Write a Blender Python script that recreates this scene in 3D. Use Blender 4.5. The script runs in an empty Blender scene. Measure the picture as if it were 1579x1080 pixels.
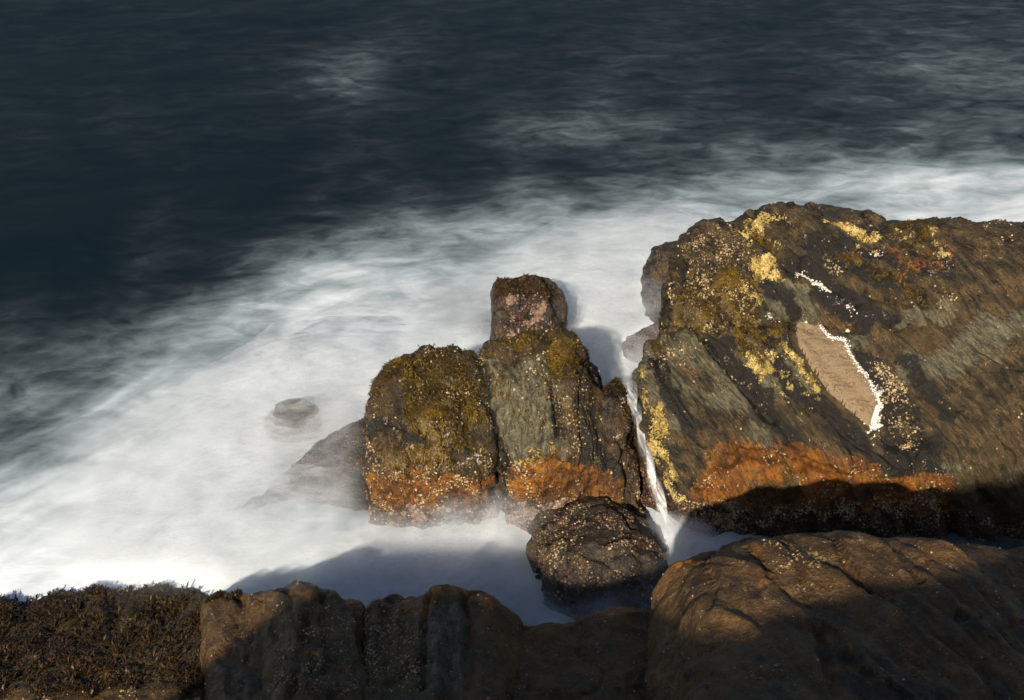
import bpy, bmesh, math, random
import numpy as np
from mathutils import Vector
from mathutils.bvhtree import BVHTree
from mathutils.kdtree import KDTree

random.seed(4)
RNG = np.random.default_rng(11)
SC = bpy.context.scene
COL = SC.collection
R = math.radians

# ------------------------------------------------------------------ camera
CAM_Z, PITCH, FPX = 5.0, R(30.0), 1906.0
cam_data = bpy.data.cameras.new('camera')
cam = bpy.data.objects.new('camera', cam_data)
COL.objects.link(cam)
cam.location = (0, 0, CAM_Z)
cam.rotation_euler = (R(90) - PITCH, 0, 0)
cam_data.sensor_width = 36.0
cam_data.lens = 36.0 * FPX / 1579.0
cam_data.clip_end = 3000
SC.camera = cam

# ------------------------------------------------------------------ sky and sun
SUN_AZ, SUN_EL = R(-167), R(28)
S = Vector((math.sin(SUN_AZ) * math.cos(SUN_EL), math.cos(SUN_AZ) * math.cos(SUN_EL), math.sin(SUN_EL)))
world = bpy.data.worlds.new('World')
SC.world = world
world.use_nodes = True
wn = world.node_tree
wn.nodes.clear()
sky = wn.nodes.new('ShaderNodeTexSky')
sky.sky_type = 'NISHITA'
sky.sun_disc = False
sky.sun_elevation = SUN_EL
sky.sun_rotation = math.atan2(S.x, S.y)
bg = wn.nodes.new('ShaderNodeBackground')
bg.inputs['Strength'].default_value = 0.055
wo = wn.nodes.new('ShaderNodeOutputWorld')
wn.links.new(sky.outputs[0], bg.inputs['Color'])
wn.links.new(bg.outputs[0], wo.inputs['Surface'])
sun_data = bpy.data.lights.new('sun', 'SUN')
sun_data.energy = 5.0
sun_data.angle = R(0.9)
sun_data.color = (1.0, 0.89, 0.72)
sun = bpy.data.objects.new('sun', sun_data)
COL.objects.link(sun)
sun.rotation_euler = S.to_track_quat('Z', 'Y').to_euler()
sun.location = (-3, -12, 9)
SC.view_settings.view_transform = 'Standard'
SC.view_settings.look = 'None'
SC.view_settings.exposure = 0.6
SC.view_settings.gamma = 1.0
SC.cycles.use_denoising = True
SC.cycles.adaptive_threshold = 0.02
SC.cycles.max_bounces = 5
SC.cycles.diffuse_bounces = 3
SC.cycles.transparent_max_bounces = 16

# ------------------------------------------------------------------ survey helper: a sighting (px, py) from the tripod to a height z in metres
def sight(px, py):
    u, v = (px - 789.5) / FPX, -(py - 540.0) / FPX
    return Vector((u, math.cos(PITCH) + v * math.sin(PITCH), -math.sin(PITCH) + v * math.cos(PITCH)))
def at(px, py, z=0.0):
    d = sight(px, py)
    return Vector((0, 0, CAM_Z)) + d * ((z - CAM_Z) / d.z)

# ------------------------------------------------------------------ noise (numpy gradient noise)
PERM = RNG.permutation(256)
PERM = np.concatenate([PERM, PERM, PERM])
GRAD = RNG.normal(size=(256, 3))
GRAD /= np.linalg.norm(GRAD, axis=1)[:, None]
def perlin(p):
    i = np.floor(p).astype(np.int64)
    f = p - i
    i &= 255
    w = f * f * f * (f * (f * 6 - 15) + 10)
    out = 0.0
    for dx in (0, 1):
        for dy in (0, 1):
            for dz in (0, 1):
                h = PERM[PERM[PERM[i[:, 0] + dx] + i[:, 1] + dy] + i[:, 2] + dz] & 255
                g = GRAD[h]
                dot = g[:, 0] * (f[:, 0] - dx) + g[:, 1] * (f[:, 1] - dy) + g[:, 2] * (f[:, 2] - dz)
                wx = w[:, 0] if dx else 1 - w[:, 0]
                wy = w[:, 1] if dy else 1 - w[:, 1]
                wz = w[:, 2] if dz else 1 - w[:, 2]
                out = out + dot * wx * wy * wz
    return out * 1.5
def fbm(p, octaves=4, gain=0.5, lac=2.03):
    a, s, out = 1.0, 0.0, 0.0
    q = p.copy()
    for _ in range(octaves):
        out = out + a * perlin(q)
        s += a
        a *= gain
        q = q * lac + 17.3
    return out / s
def ridged(p, octaves=3):
    a, s, out = 1.0, 0.0, 0.0
    q = p.copy()
    for _ in range(octaves):
        out = out + a * (1 - 2 * np.abs(perlin(q)))
        s += a
        a *= 0.5
        q = q * 2.1 + 5.1
    return out / s
def sstep(a, b, x):
    t = np.clip((x - a) / (b - a), 0, 1)
    return t * t * (3 - 2 * t)

# ------------------------------------------------------------------ node helpers
def mat_new(name):
    m = bpy.data.materials.new(name)
    m.use_nodes = True
    m.node_tree.nodes.clear()
    return m
class NT:
    def __init__(self, m):
        self.t = m.node_tree
    def n(self, kind, **kw):
        x = self.t.nodes.new(kind)
        for k, v in kw.items():
            if k.startswith('_'):
                setattr(x, k[1:], v)
        return x
    def put(self, sock, v):
        if hasattr(v, 'is_output') or isinstance(v, bpy.types.NodeSocket):
            self.t.links.new(v, sock)
        elif isinstance(v, (tuple, list)) and sock.type == 'RGBA' and len(v) == 3:
            sock.default_value = (*v, 1)
        else:
            sock.default_value = v
    def math(self, op, a, b=0.0, c=None):
        x = self.t.nodes.new('ShaderNodeMath')
        x.operation = op
        self.put(x.inputs[0], a)
        self.put(x.inputs[1], b)
        if c is not None:
            self.put(x.inputs[2], c)
        return x.outputs[0]
    def ramp(self, v, a, b, lo=0.0, hi=1.0):
        x = self.t.nodes.new('ShaderNodeMapRange')
        x.interpolation_type = 'SMOOTHSTEP'
        self.put(x.inputs['Value'], v)
        for k, val in (('From Min', a), ('From Max', b), ('To Min', lo), ('To Max', hi)):
            self.put(x.inputs[k], val)
        return x.outputs[0]
    def mix(self, f, a, b):
        x = self.t.nodes.new('ShaderNodeMix')
        x.data_type = 'RGBA'
        self.put(x.inputs[0], f)
        self.put(x.inputs[6], a)
        self.put(x.inputs[7], b)
        return x.outputs[2]
    def noise(self, vec, scale, detail=4.0, rough=0.55, dist=0.0):
        x = self.t.nodes.new('ShaderNodeTexNoise')
        self.put(x.inputs['Vector'], vec)
        x.inputs['Scale'].default_value = scale
        x.inputs['Detail'].default_value = detail
        x.inputs['Roughness'].default_value = rough
        x.inputs['Distortion'].default_value = dist
        return x.outputs[0]
    def voronoi(self, vec, scale, feature='F1', rnd=1.0):
        x = self.t.nodes.new('ShaderNodeTexVoronoi')
        x.feature = feature
        self.put(x.inputs['Vector'], vec)
        x.inputs['Scale'].default_value = scale
        x.inputs['Randomness'].default_value = rnd
        return x
    def attr(self, name):
        x = self.t.nodes.new('ShaderNodeAttribute')
        x.attribute_name = name
        return x
    def mapping(self, vec, rot=(0, 0, 0), scale=(1, 1, 1)):
        x = self.t.nodes.new('ShaderNodeMapping')
        self.put(x.inputs['Vector'], vec)
        x.inputs['Rotation'].default_value = rot
        x.inputs['Scale'].default_value = scale
        return x.outputs[0]
    def out(self, surf, vol=None):
        o = self.t.nodes.new('ShaderNodeOutputMaterial')
        self.t.links.new(surf, o.inputs['Surface'])
        return o
    def bsdf(self, color, rough, normal=None, spec=0.5):
        b = self.t.nodes.new('ShaderNodeBsdfPrincipled')
        self.put(b.inputs['Base Color'], color)
        self.put(b.inputs['Roughness'], rough)
        self.put(b.inputs['Specular IOR Level'], spec)
        if normal is not None:
            self.put(b.inputs['Normal'], normal)
        return b.outputs[0]
    def bump(self, h, strength, dist, normal=None):
        b = self.t.nodes.new('ShaderNodeBump')
        b.inputs['Strength'].default_value = strength
        b.inputs['Distance'].default_value = dist
        self.put(b.inputs['Height'], h)
        if normal is not None:
            self.put(b.inputs['Normal'], normal)
        return b.outputs[0]

MASKS = ('weed', 'rust', 'crust', 'gold', 'pale', 'slate', 'coral', 'crevice_dark')
def rock_material(name, dark, mid, light, aniso=5.0, wet=0.45):
    """Bare tidal rock streaked along its bedding, overgrown, or darkened in its crevices, where the mask attributes say so."""
    m = mat_new(name)
    k = NT(m)
    pos = k.n('ShaderNodeTexCoord').outputs['Object']
    strat = k.mapping(k.attr('bed').outputs['Vector'], scale=(1.0, 1.0, aniso))
    n_str = k.noise(strat, 2.6, 6, 0.64, 0.15)
    n_fine = k.noise(strat, 13.0, 5, 0.68, 0.1)
    n_big = k.noise(pos, 2.1, 4, 0.55)
    n_mid = k.noise(pos, 11.0, 5, 0.62)
    n_grit = k.noise(pos, 70.0, 4, 0.7)
    n_tiny = k.noise(pos, 160.0, 2, 0.6)
    base = k.mix(k.ramp(n_str, 0.38, 0.62), dark, mid)
    base = k.mix(k.math('MULTIPLY', k.ramp(k.math('ADD', k.math('MULTIPLY', n_fine, 0.6), k.math('MULTIPLY', n_mid, 0.4)), 0.47, 0.66), 0.7), base, light)
    base = k.mix(k.math('MULTIPLY', k.ramp(n_big, 0.48, 0.7), 0.55), base, (0.060, 0.036, 0.012))
    base = k.mix(k.math('MULTIPLY', k.ramp(k.math('ADD', n_mid, k.math('MULTIPLY', n_fine, 0.4)), 0.66, 0.92), 0.55), base, (0.115, 0.055, 0.014))
    a_sl = k.attr('slate').outputs['Fac']
    sl = k.ramp(k.math('ADD', a_sl, k.math('MULTIPLY', k.math('SUBTRACT', n_fine, 0.5), 0.8)), 0.3, 0.75)
    base = k.mix(sl, base, k.mix(k.ramp(n_fine, 0.3, 0.7), (0.026, 0.025, 0.015), (0.150, 0.132, 0.078)))
    grit_mul = k.ramp(n_grit, 0.25, 0.75, 0.45, 1.5)
    s_mid = k.ramp(n_mid, 0.3, 0.7)
    s_grit = k.ramp(n_grit, 0.3, 0.7)
    s_both = k.math('ADD', k.math('MULTIPLY', s_mid, 0.5), k.math('MULTIPLY', s_grit, 0.5))
    col = base
    def over(col, attr, c1, c2, nz, amt, lo, hi, var):
        a = k.attr(attr).outputs['Fac']
        f = k.ramp(k.math('ADD', a, k.math('MULTIPLY', k.math('SUBTRACT', nz, 0.5), amt)), lo, hi)
        return k.mix(f, col, k.mix(var, c1, c2)), f
    col, f_black = over(col, 'crevice_dark', (0.006, 0.005, 0.004), (0.016, 0.013, 0.009), k.math('ADD', k.math('MULTIPLY', s_mid, 0.4), k.math('MULTIPLY', k.ramp(n_fine, 0.3, 0.7), 0.6)), 0.9, 0.35, 0.65, n_grit)  # near-black rock bands, with the shade of crevices and hollows painted in
    col, f_weed = over(col, 'weed', (0.018, 0.011, 0.003), (0.155, 0.092, 0.010), s_both, 1.1, 0.35, 0.7, k.ramp(n_grit, 0.4, 0.75))
    col, f_rust = over(col, 'rust', (0.040, 0.014, 0.004), k.mix(s_mid, (0.20, 0.055, 0.004), (0.31, 0.125, 0.009)), s_both, 0.9, 0.30, 0.72, k.ramp(k.math('ADD', k.math('MULTIPLY', n_fine, 0.5), k.math('MULTIPLY', k.noise(pos, 5.0, 5, 0.65), 0.6)), 0.40, 0.72))
    cells = k.voronoi(pos, 62.0)
    cell_r = k.n('ShaderNodeSeparateColor')
    k.t.links.new(cells.outputs['Color'], cell_r.inputs[0])
    speck = k.math('MULTIPLY', k.ramp(cells.outputs['Distance'], 0.62, 0.3), k.ramp(cell_r.outputs[0], 0.35, 0.6))
    col, f_coral = over(col, 'coral', (0.036, 0.015, 0.009), (0.16, 0.085, 0.055), s_mid, 1.1, 0.35, 0.75, speck)
    a_cr = k.attr('crust').outputs['Fac']
    f_cr = k.math('MULTIPLY', speck, k.ramp(k.math('ADD', a_cr, k.math('MULTIPLY', k.math('SUBTRACT', s_mid, 0.5), 1.0)), 0.35, 0.85))
    col = k.mix(k.math('MULTIPLY', f_cr, 0.9), col, k.mix(cell_r.outputs[1], (0.13, 0.075, 0.032), (0.42, 0.30, 0.15)))
    col, f_gold = over(col, 'gold', (0.20, 0.125, 0.020), (0.56, 0.40, 0.12), s_both, 1.35, 0.48, 0.62, k.ramp(n_grit, 0.32, 0.66))
    col, f_pale = over(col, 'pale', (0.42, 0.37, 0.32), (0.82, 0.80, 0.78), s_both, 1.4, 0.48, 0.64, n_tiny)
    mul = k.n('ShaderNodeMix')
    mul.data_type = 'RGBA'
    mul.blend_type = 'MULTIPLY'
    mul.inputs[0].default_value = 0.8
    k.put(mul.inputs[6], col)
    comb = k.n('ShaderNodeCombineColor')
    for i in range(3):
        k.put(comb.inputs[i], grit_mul)
    k.put(mul.inputs[7], comb.outputs[0])
    h = k.math('ADD', k.math('MULTIPLY', n_fine, 0.55), k.math('ADD', k.math('MULTIPLY', n_grit, 0.45), k.math('MULTIPLY', n_mid, 0.8)))
    h = k.math('ADD', h, k.math('MULTIPLY', k.math('ADD', f_gold, k.math('ADD', f_weed, f_pale)), k.math('MULTIPLY', n_grit, 0.9)))
    h = k.math('ADD', h, k.math('MULTIPLY', k.math('MAXIMUM', f_cr, k.math('MULTIPLY', f_coral, speck)), 0.5))
    nrm = k.bump(h, 1.0, 0.028)
    rough = k.ramp(n_mid, 0.3, 0.7, wet - 0.12, wet + 0.25)
    k.out(k.bsdf(mul.outputs[2], rough, nrm, 0.4))
    return m

# ------------------------------------------------------------------ mesh helpers
def mesh_obj(name, verts, faces, mat, parent=None, smooth=True):
    me = bpy.data.meshes.new(name)
    if isinstance(verts, np.ndarray):
        me.vertices.add(len(verts))
        me.vertices.foreach_set('co', np.ascontiguousarray(verts, dtype=np.float32).ravel())
        f = np.ascontiguousarray(faces, dtype=np.int32)
        me.loops.add(f.size)
        me.polygons.add(len(f))
        me.loops.foreach_set('vertex_index', f.ravel())
        me.polygons.foreach_set('loop_start', np.arange(0, f.size, f.shape[1], dtype=np.int32))
        me.update(calc_edges=True)
        me.validate()
    else:
        me.from_pydata([tuple(v) for v in verts], [], faces)
    if smooth:
        me.polygons.foreach_set('use_smooth', np.ones(len(me.polygons), dtype=bool))
    if mat:
        me.materials.append(mat)
    o = bpy.data.objects.new(name, me)
    COL.objects.link(o)
    if parent:
        o.parent = parent
    return o
def tag(o, label=None, cat=None, group=None, kind=None):
    for k_, v in (('label', label), ('category', cat), ('group', group), ('kind', kind)):
        if v:
            o[k_] = v
    return o
def set_attr(me, name, data):
    a = me.attributes.get(name) or me.attributes.new(name, 'FLOAT', 'POINT')
    a.data.foreach_set('value', np.ascontiguousarray(data, dtype=np.float32))
def coords(me):
    a = np.empty(len(me.vertices) * 3, dtype=np.float32)
    me.vertices.foreach_get('co', a)
    return a.reshape(-1, 3).astype(np.float64)
def normals(me):
    a = np.empty(len(me.vertices) * 3, dtype=np.float32)
    me.vertex_normals.foreach_get('vector', a)
    return a.reshape(-1, 3).astype(np.float64)
def evaluated(o):
    dg = bpy.context.evaluated_depsgraph_get()
    return bpy.data.meshes.new_from_object(o.evaluated_get(dg))

def voxel_rock(columns, back, coarse, fine, smooth, foot=-0.45):
    """columns: measured profiles (px, py, z) from crest to foot, side by side; neighbours are joined into convex blocks,
    each with a back side that falls away from the crest, then fused to one skin."""
    blocks = []
    cols = []
    for c in columns:
        front = [at(*q) for q in c]
        pts = list(front)
        for q, src in zip(front, c):
            d = sight(src[0], src[1])
            d = Vector((d.x, d.y, d.z)).normalized()
            pts.append(q + d * back * 0.55 + Vector((0, 0, -0.02 * back)))
            pts.append(q + d * back + Vector((0, 0, -0.25 * back)))
        pts += [Vector((q.x, q.y, foot)) for q in pts if q.z > foot]
        cols.append(pts)
    bm = bmesh.new()
    for i in range(max(1, len(cols) - 1)):
        pts = cols[i] + (cols[i + 1] if len(cols) > 1 else [])
        vs = [bm.verts.new(p) for p in pts]
        r = bmesh.ops.convex_hull(bm, input=vs, use_existing_faces=False)
        junk = [g for g in set(r['geom_interior']) | set(r['geom_unused']) if isinstance(g, bmesh.types.BMVert) and g.is_valid and not g.link_faces]
        bmesh.ops.delete(bm, geom=junk, context='VERTS')
    me = bpy.data.meshes.new('block')
    bm.to_mesh(me)
    bm.free()
    o = bpy.data.objects.new('block', me)
    COL.objects.link(o)
    m1 = o.modifiers.new('a', 'REMESH'); m1.mode = 'VOXEL'; m1.voxel_size = coarse
    m2 = o.modifiers.new('b', 'SMOOTH'); m2.factor = 0.5; m2.iterations = smooth
    m3 = o.modifiers.new('c', 'REMESH'); m3.mode = 'VOXEL'; m3.voxel_size = fine
    m4 = o.modifiers.new('d', 'SMOOTH'); m4.factor = 0.5; m4.iterations = 3
    out = evaluated(o)
    bpy.data.objects.remove(o)
    return out

def bvh_of(me):
    v = coords(me)
    f = [tuple(p.vertices) for p in me.polygons]
    return BVHTree.FromPolygons([tuple(x) for x in v], f)
def hits(bvh, pts):
    """surface points met when sighting along (px, py)"""
    out = []
    for px, py in pts:
        d = sight(px, py).normalized()
        h = bvh.ray_cast(Vector((0, 0, CAM_Z)), d)
        if h[0] is not None:
            out.append(h[0])
    return out
def along(pts, step=5.0):
    out = []
    for (x0, y0), (x1, y1) in zip(pts[:-1], pts[1:]):
        n = max(1, int(math.hypot(x1 - x0, y1 - y0) / step))
        out += [(x0 + (x1 - x0) * i / n, y0 + (y1 - y0) * i / n) for i in range(n)]
    return out + [pts[-1]]
def inside(poly, step=6.0):
    xs = [p[0] for p in poly]
    ys = [p[1] for p in poly]
    out = along(poly + [poly[0]], step)
    y = min(ys)
    while y < max(ys):
        x = min(xs)
        while x < max(xs):
            c = False
            j = len(poly) - 1
            for i in range(len(poly)):
                if (poly[i][1] > y) != (poly[j][1] > y) and x < (poly[j][0] - poly[i][0]) * (y - poly[i][1]) / (poly[j][1] - poly[i][1]) + poly[i][0]:
                    c = not c
                j = i
            if c:
                out.append((x, y))
            x += step
        y += step
    return out
def near(co, pts, radius):
    """1 on the points, falling to 0 at radius, in metres on the rock"""
    out = np.zeros(len(co))
    if not pts:
        return out
    kd = KDTree(len(pts))
    for i, p in enumerate(pts):
        kd.insert(p, i)
    kd.balance()
    a = np.array([tuple(p) for p in pts])
    lo, hi = a.min(0) - radius, a.max(0) + radius
    idx = np.nonzero(np.all((co > lo) & (co < hi), axis=1))[0]
    for i in idx:
        d = kd.find(co[i])[2]
        if d < radius:
            out[i] = d / radius - 1
    t = -out
    return t * t * (3 - 2 * t)

# ------------------------------------------------------------------ small growth: barnacles and weed tufts
def frame_of(n):
    t = np.cross(n, np.array([0.31, 0.87, 0.39]))
    t /= np.linalg.norm(t, axis=1)[:, None] + 1e-9
    return t, np.cross(n, t)
def scatter(me, weight, count, rng, clump=True):
    me.calc_loop_triangles()
    nt = len(me.loop_triangles)
    tri = np.empty(nt * 3, dtype=np.int32)
    me.loop_triangles.foreach_get('vertices', tri)
    tri = tri.reshape(-1, 3)
    ar = np.empty(nt, dtype=np.float32)
    me.loop_triangles.foreach_get('area', ar)
    w = ar * weight[tri].mean(1)
    w = w * np.repeat(0.04 + sstep(0.0, 0.35, fbm(coords(me)[tri[:, 0]] * 7.0 + 3.3 * count % 91, 3)), 1) if clump else w
    if w.sum() <= 0:
        return None, None, None
    pick = rng.choice(nt, size=count, p=w / w.sum())
    b = rng.dirichlet((1, 1, 1), size=count)
    co, no = coords(me), normals(me)
    p = (co[tri[pick]] * b[:, :, None]).sum(1)
    n = (no[tri[pick]] * b[:, :, None]).sum(1)
    n /= np.linalg.norm(n, axis=1)[:, None] + 1e-9
    return p, n, pick
def barnacles(name, me, weight, count, mat, parent, r0=0.004, r1=0.011, seed=0, squash=0.8):
    rng = np.random.default_rng(seed)
    p, n, _ = scatter(me, weight, count, rng)
    if p is None:
        return
    n = n + rng.normal(scale=0.22, size=n.shape)
    n /= np.linalg.norm(n, axis=1)[:, None]
    t, b = frame_of(n)
    r = r0 + (r1 - r0) * rng.random(count) ** 2.2
    K = 6
    ang = np.linspace(0, 2 * math.pi, K, endpoint=False)
    vs = []
    for ring, (rad, hh) in enumerate(((1.0, -0.25), (0.62, squash * 0.8), (0.25, squash * 0.62))):
        for a in ang:
            j = 1 + 0.16 * rng.normal(size=count)
            vs.append(p + (t * math.cos(a) + b * math.sin(a)) * (r * rad * j)[:, None] + n * (r * hh)[:, None])
    v = np.stack(vs, 1).reshape(-1, 3)
    fs = []
    for ring in range(2):
        for i in range(K):
            fs.append((ring * K + i, ring * K + (i + 1) % K, (ring + 1) * K + (i + 1) % K, (ring + 1) * K + i))
    f = (np.arange(count) * 3 * K)[:, None, None] + np.array(fs)[None]
    o = mesh_obj(name, v, f.reshape(-1, 4), mat, parent)
    set_attr(o.data, 'tone', np.repeat(rng.random(count), 3 * K))
    o['kind'] = 'stuff'
    return o
def tufts(name, me, weight, count, mat, parent, length=0.03, seed=0, blades=4):
    rng = np.random.default_rng(seed)
    p, n, _ = scatter(me, weight, count, rng)
    if p is None:
        return
    p = np.repeat(p, blades, 0)
    n = np.repeat(n, blades, 0)
    c = len(p)
    t, b = frame_of(n)
    ang = rng.random(c) * 2 * math.pi
    s = t * np.cos(ang)[:, None] + b * np.sin(ang)[:, None]
    down = np.array([0, 0, -1.0]) + n * n[:, 2:3]
    d = n * 0.42 + s * (0.2 + 0.55 * rng.random(c))[:, None] + down * 0.55
    d /= np.linalg.norm(d, axis=1)[:, None]
    w = np.cross(d, n)
    w /= np.linalg.norm(w, axis=1)[:, None] + 1e-9
    L = length * (0.45 + 0.9 * rng.random(c) ** 1.5)
    wd = (L * 0.085)[:, None] * w
    q0 = p - n * 0.004
    q1 = p + d * (L * 0.55)[:, None] + rng.normal(scale=0.1, size=(c, 3)) * L[:, None]
    q2 = q1 + (d * 0.35 + s * 0.3 - n * 0.25 + down * 0.6) * (L * 0.65)[:, None]
    v = np.stack([q0 - wd * 0.5, q0 + wd * 0.5, q1 + wd, q1 - wd, q2 + wd * 0.35, q2 - wd * 0.35], 1).reshape(-1, 3)
    base = (np.arange(c) * 6)[:, None, None]
    f = (base + np.array([(0, 1, 2, 3), (3, 2, 4, 5)])[None]).reshape(-1, 4)
    o = mesh_obj(name, v, f, mat, parent)
    set_attr(o.data, 'tone', np.repeat(rng.random(c), 6))
    o['kind'] = 'stuff'
    return o
def tone_material(name, c0, c1, rough=0.7, c2=None):
    m = mat_new(name)
    k = NT(m)
    t = k.attr('tone').outputs['Fac']
    pos = k.n('ShaderNodeTexCoord').outputs['Object']
    col = k.mix(t, c0, c1)
    if c2:
        col = k.mix(k.ramp(k.noise(pos, 5.0, 3), 0.42, 0.6), col, c2)
    k.out(k.bsdf(col, rough, None, 0.3))
    return m
M_BARN = tone_material('barnacle_shell', (0.08, 0.05, 0.022), (0.50, 0.37, 0.21))
M_BARN_WHITE = tone_material('barnacle_white', (0.38, 0.34, 0.29), (0.80, 0.77, 0.72))
M_BARN_GOLD = tone_material('barnacle_gold', (0.20, 0.13, 0.03), (0.60, 0.46, 0.18))
M_BARN_PINK = tone_material('barnacle_pink', (0.05, 0.030, 0.020), (0.27, 0.175, 0.125))
M_WEED = tone_material('weed_blade', (0.022, 0.013, 0.003), (0.17, 0.10, 0.010), 0.5, (0.05, 0.03, 0.006))
M_WEED_DARK = tone_material('weed_dark', (0.012, 0.007, 0.003), (0.085, 0.045, 0.010), 0.5, (0.03, 0.016, 0.006))

# ------------------------------------------------------------------ rocks
def strata_axes(n):
    n = np.array(n, dtype=float)
    n /= np.linalg.norm(n)
    a = np.cross(n, (0.1, 0.2, 1.0))
    a /= np.linalg.norm(a)
    return a, np.cross(n, a), n
ROCK_MESHES = []
def cells(q, seed):
    """fractured blocks: each cell stands a little proud or back, with a crack between neighbours"""
    rng = np.random.default_rng(seed + 500)
    lo, hi = q.min(0) - 0.5, q.max(0) + 0.5
    n = int(min(9000, max(30, np.prod(hi - lo) * 0.55)))
    seeds = lo + rng.random((n, 3)) * (hi - lo)
    lift = rng.normal(size=n)
    tilt = rng.normal(size=(n, 3)) * 0.8
    kd = KDTree(n)
    for i, p in enumerate(seeds):
        kd.insert(p, i)
    kd.balance()
    out = np.empty(len(q))
    for i, p in enumerate(q):
        (c0, i0, d0), (c1, i1, d1) = kd.find_n(p, 2)
        e = d1 - d0
        t = min(1.0, e / 0.22)
        out[i] = (lift[i0] + tilt[i0] @ (p - seeds[i0])) * (0.5 + 0.5 * t) - 0.7 * (1 - t) ** 2
    return out
def build_rock(name, label, columns, back, mat, strata=(0.6, 0.6, 0.35), coarse=0.05, fine=0.014, smooth=4, lump=0.05, bed=0.02,
               paint=(), crevice_dark=(), grooves=(), growth=None, seed=0, zone=None, block=(3.0, 3.0, 7.0), ledges=1.2, chunk=1.6, cat='rock', group=None, foot=-0.45, calm=None, awash=False):
    me = voxel_rock(columns, back, coarse, fine, smooth, foot)
    me.name = name
    bvh = bvh_of(me)
    co, no = coords(me), normals(me)
    off = np.array([seed * 13.7, seed * 7.1, seed * 3.3])
    a, b, n = strata_axes(strata)
    loc = np.stack([co @ a, co @ b, co @ n], 1) + off
    warp = fbm(co * 1.7 + off, 3)
    sl = loc.copy()
    sl[:, 2] += 0.018 * warp
    d = lump * fbm(co * 2.3 + off, 4) * 1.3
    d += bed * (ridged(sl * np.array([1.1, 1.1, 8.0]), 3) - 0.3)
    big = sl[:, 2] * 3.7 + 0.35 * warp
    bs = big - np.floor(big)
    d += bed * ledges * (np.minimum(bs, (1 - bs) * 6) - 0.4)
    step = sl[:, 2] * 9.0
    saw = (step - np.floor(step))
    d += bed * 0.9 * (np.minimum(saw, (1 - saw) * 5) - 0.4) * sstep(-0.15, 0.25, fbm(co * 1.4 + off + 9, 2))
    d += 0.007 * fbm(co * 19 + off, 3) + 0.004 * fbm(sl * np.array([9, 9, 70.0]), 2)
    d += lump * 0.75 * (ridged(co * 3.1 + off + 40, 4) - 0.35) + lump * 0.35 * fbm(co * 8.5 + off, 3)
    if block:
        q = sl * np.array(block) + np.stack([fbm(co * 3 + off + s_, 2) for s_ in (3.0, 57.0, 91.0)], 1) * 0.5
        d += cells(q, seed) * bed * chunk
    if calm:
        c_ = near(co, hits(bvh, inside(calm)), 0.12)
        d = d * (1 - c_) - 0.035 * sstep(0.3, 1.0, c_)
    masks = {k: np.zeros(len(co)) for k in MASKS}
    for pts, width, depth in grooves:
        d -= depth * near(co, hits(bvh, along(pts)), width)
    warpv = np.stack([fbm(co * 6 + off + s, 3) for s in (1.1, 31.7, 77.7)], 1) * 0.075
    warpv += np.stack([fbm(co * 22 + off + s, 2) for s in (4.1, 36.7, 71.7)], 1) * 0.035
    cw = co + warpv
    for key, shape, radius, amount in list(paint) + [('crevice_dark', b_, 0.10, 1.1) for b_ in crevice_dark]:
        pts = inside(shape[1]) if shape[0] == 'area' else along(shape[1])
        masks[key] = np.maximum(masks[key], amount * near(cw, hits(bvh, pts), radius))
    streak = sstep(-0.3, 0.3, fbm(sl * np.array([4.0, 4.0, 30.0]), 3))
    for key in ('gold', 'pale'):
        masks[key] *= 0.85 + 0.45 * streak
    if zone:
        zone(co, no, masks, off)
    d += masks['weed'] * (0.006 + 0.016 * fbm(co * 24 + off, 3)) + masks['gold'] * (0.003 + 0.008 * fbm(co * 40, 2)) + masks['coral'] * 0.016 * fbm(co * 22 + off, 2)
    co2 = co + no * d[:, None]
    me.vertices.foreach_set('co', co2.astype(np.float32).ravel())
    me.update()
    for k_, v in masks.items():
        set_attr(me, k_, v)
    me.attributes.new('bed', 'FLOAT_VECTOR', 'POINT').data.foreach_set('vector', sl.astype(np.float32).ravel())
    me.polygons.foreach_set('use_smooth', np.ones(len(me.polygons), dtype=bool))
    me.materials.clear()
    me.materials.append(mat)
    o = bpy.data.objects.new(name, me)
    COL.objects.link(o)
    tag(o, label, cat, group)
    ROCK_MESHES.append(o)
    if awash:
        o['awash'] = True
    if growth:
        growth(o, me, coords(me), normals(me), masks)
    return o
def A(*p):
    return ('area', list(p))
def L(*p):
    return ('line', list(p))

DARK, MID, LIGHT = (0.012, 0.008, 0.004), (0.044, 0.027, 0.010), (0.125, 0.088, 0.040)
SLATE_D, SLATE_M, SLATE_L = (0.009, 0.0065, 0.0035), (0.045, 0.031, 0.013), (0.165, 0.118, 0.050)
m_sea = rock_material('rock_tidal', DARK, MID, LIGHT, 5.0)
m_slab = rock_material('rock_bedded', SLATE_D, SLATE_M, SLATE_L, 7.5)
m_wet = rock_material('rock_wet', (0.010, 0.008, 0.007), (0.032, 0.024, 0.018), (0.09, 0.068, 0.050), 3.0, 0.3)
m_near = rock_material('rock_near', (0.024, 0.012, 0.004), (0.10, 0.050, 0.013), (0.23, 0.135, 0.042), 2.6)

def tide_zone(rust=0.8, coral=0.9, weed=0.4, crust=0.6, low=0.22, high=0.62):
    def f(co, no, m, off):
        z = co[:, 2] + 0.10 * fbm(co * 4 + off, 3)
        m['coral'] = np.maximum(m['coral'], coral * sstep(low + 0.08, low - 0.08, z))
        m['rust'] = np.maximum(m['rust'], rust * sstep(high - 0.22, high - 0.30, z) * sstep(low - 0.1, low + 0.02, z))
        m['weed'] = np.maximum(m['weed'], weed * sstep(high, high + 0.2, z) * sstep(-0.2, 0.4, no[:, 2]))
        m['crust'] = np.maximum(m['crust'], crust * sstep(-0.25, 0.2, fbm(co * 3 + off, 3)))
    return f

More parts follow.
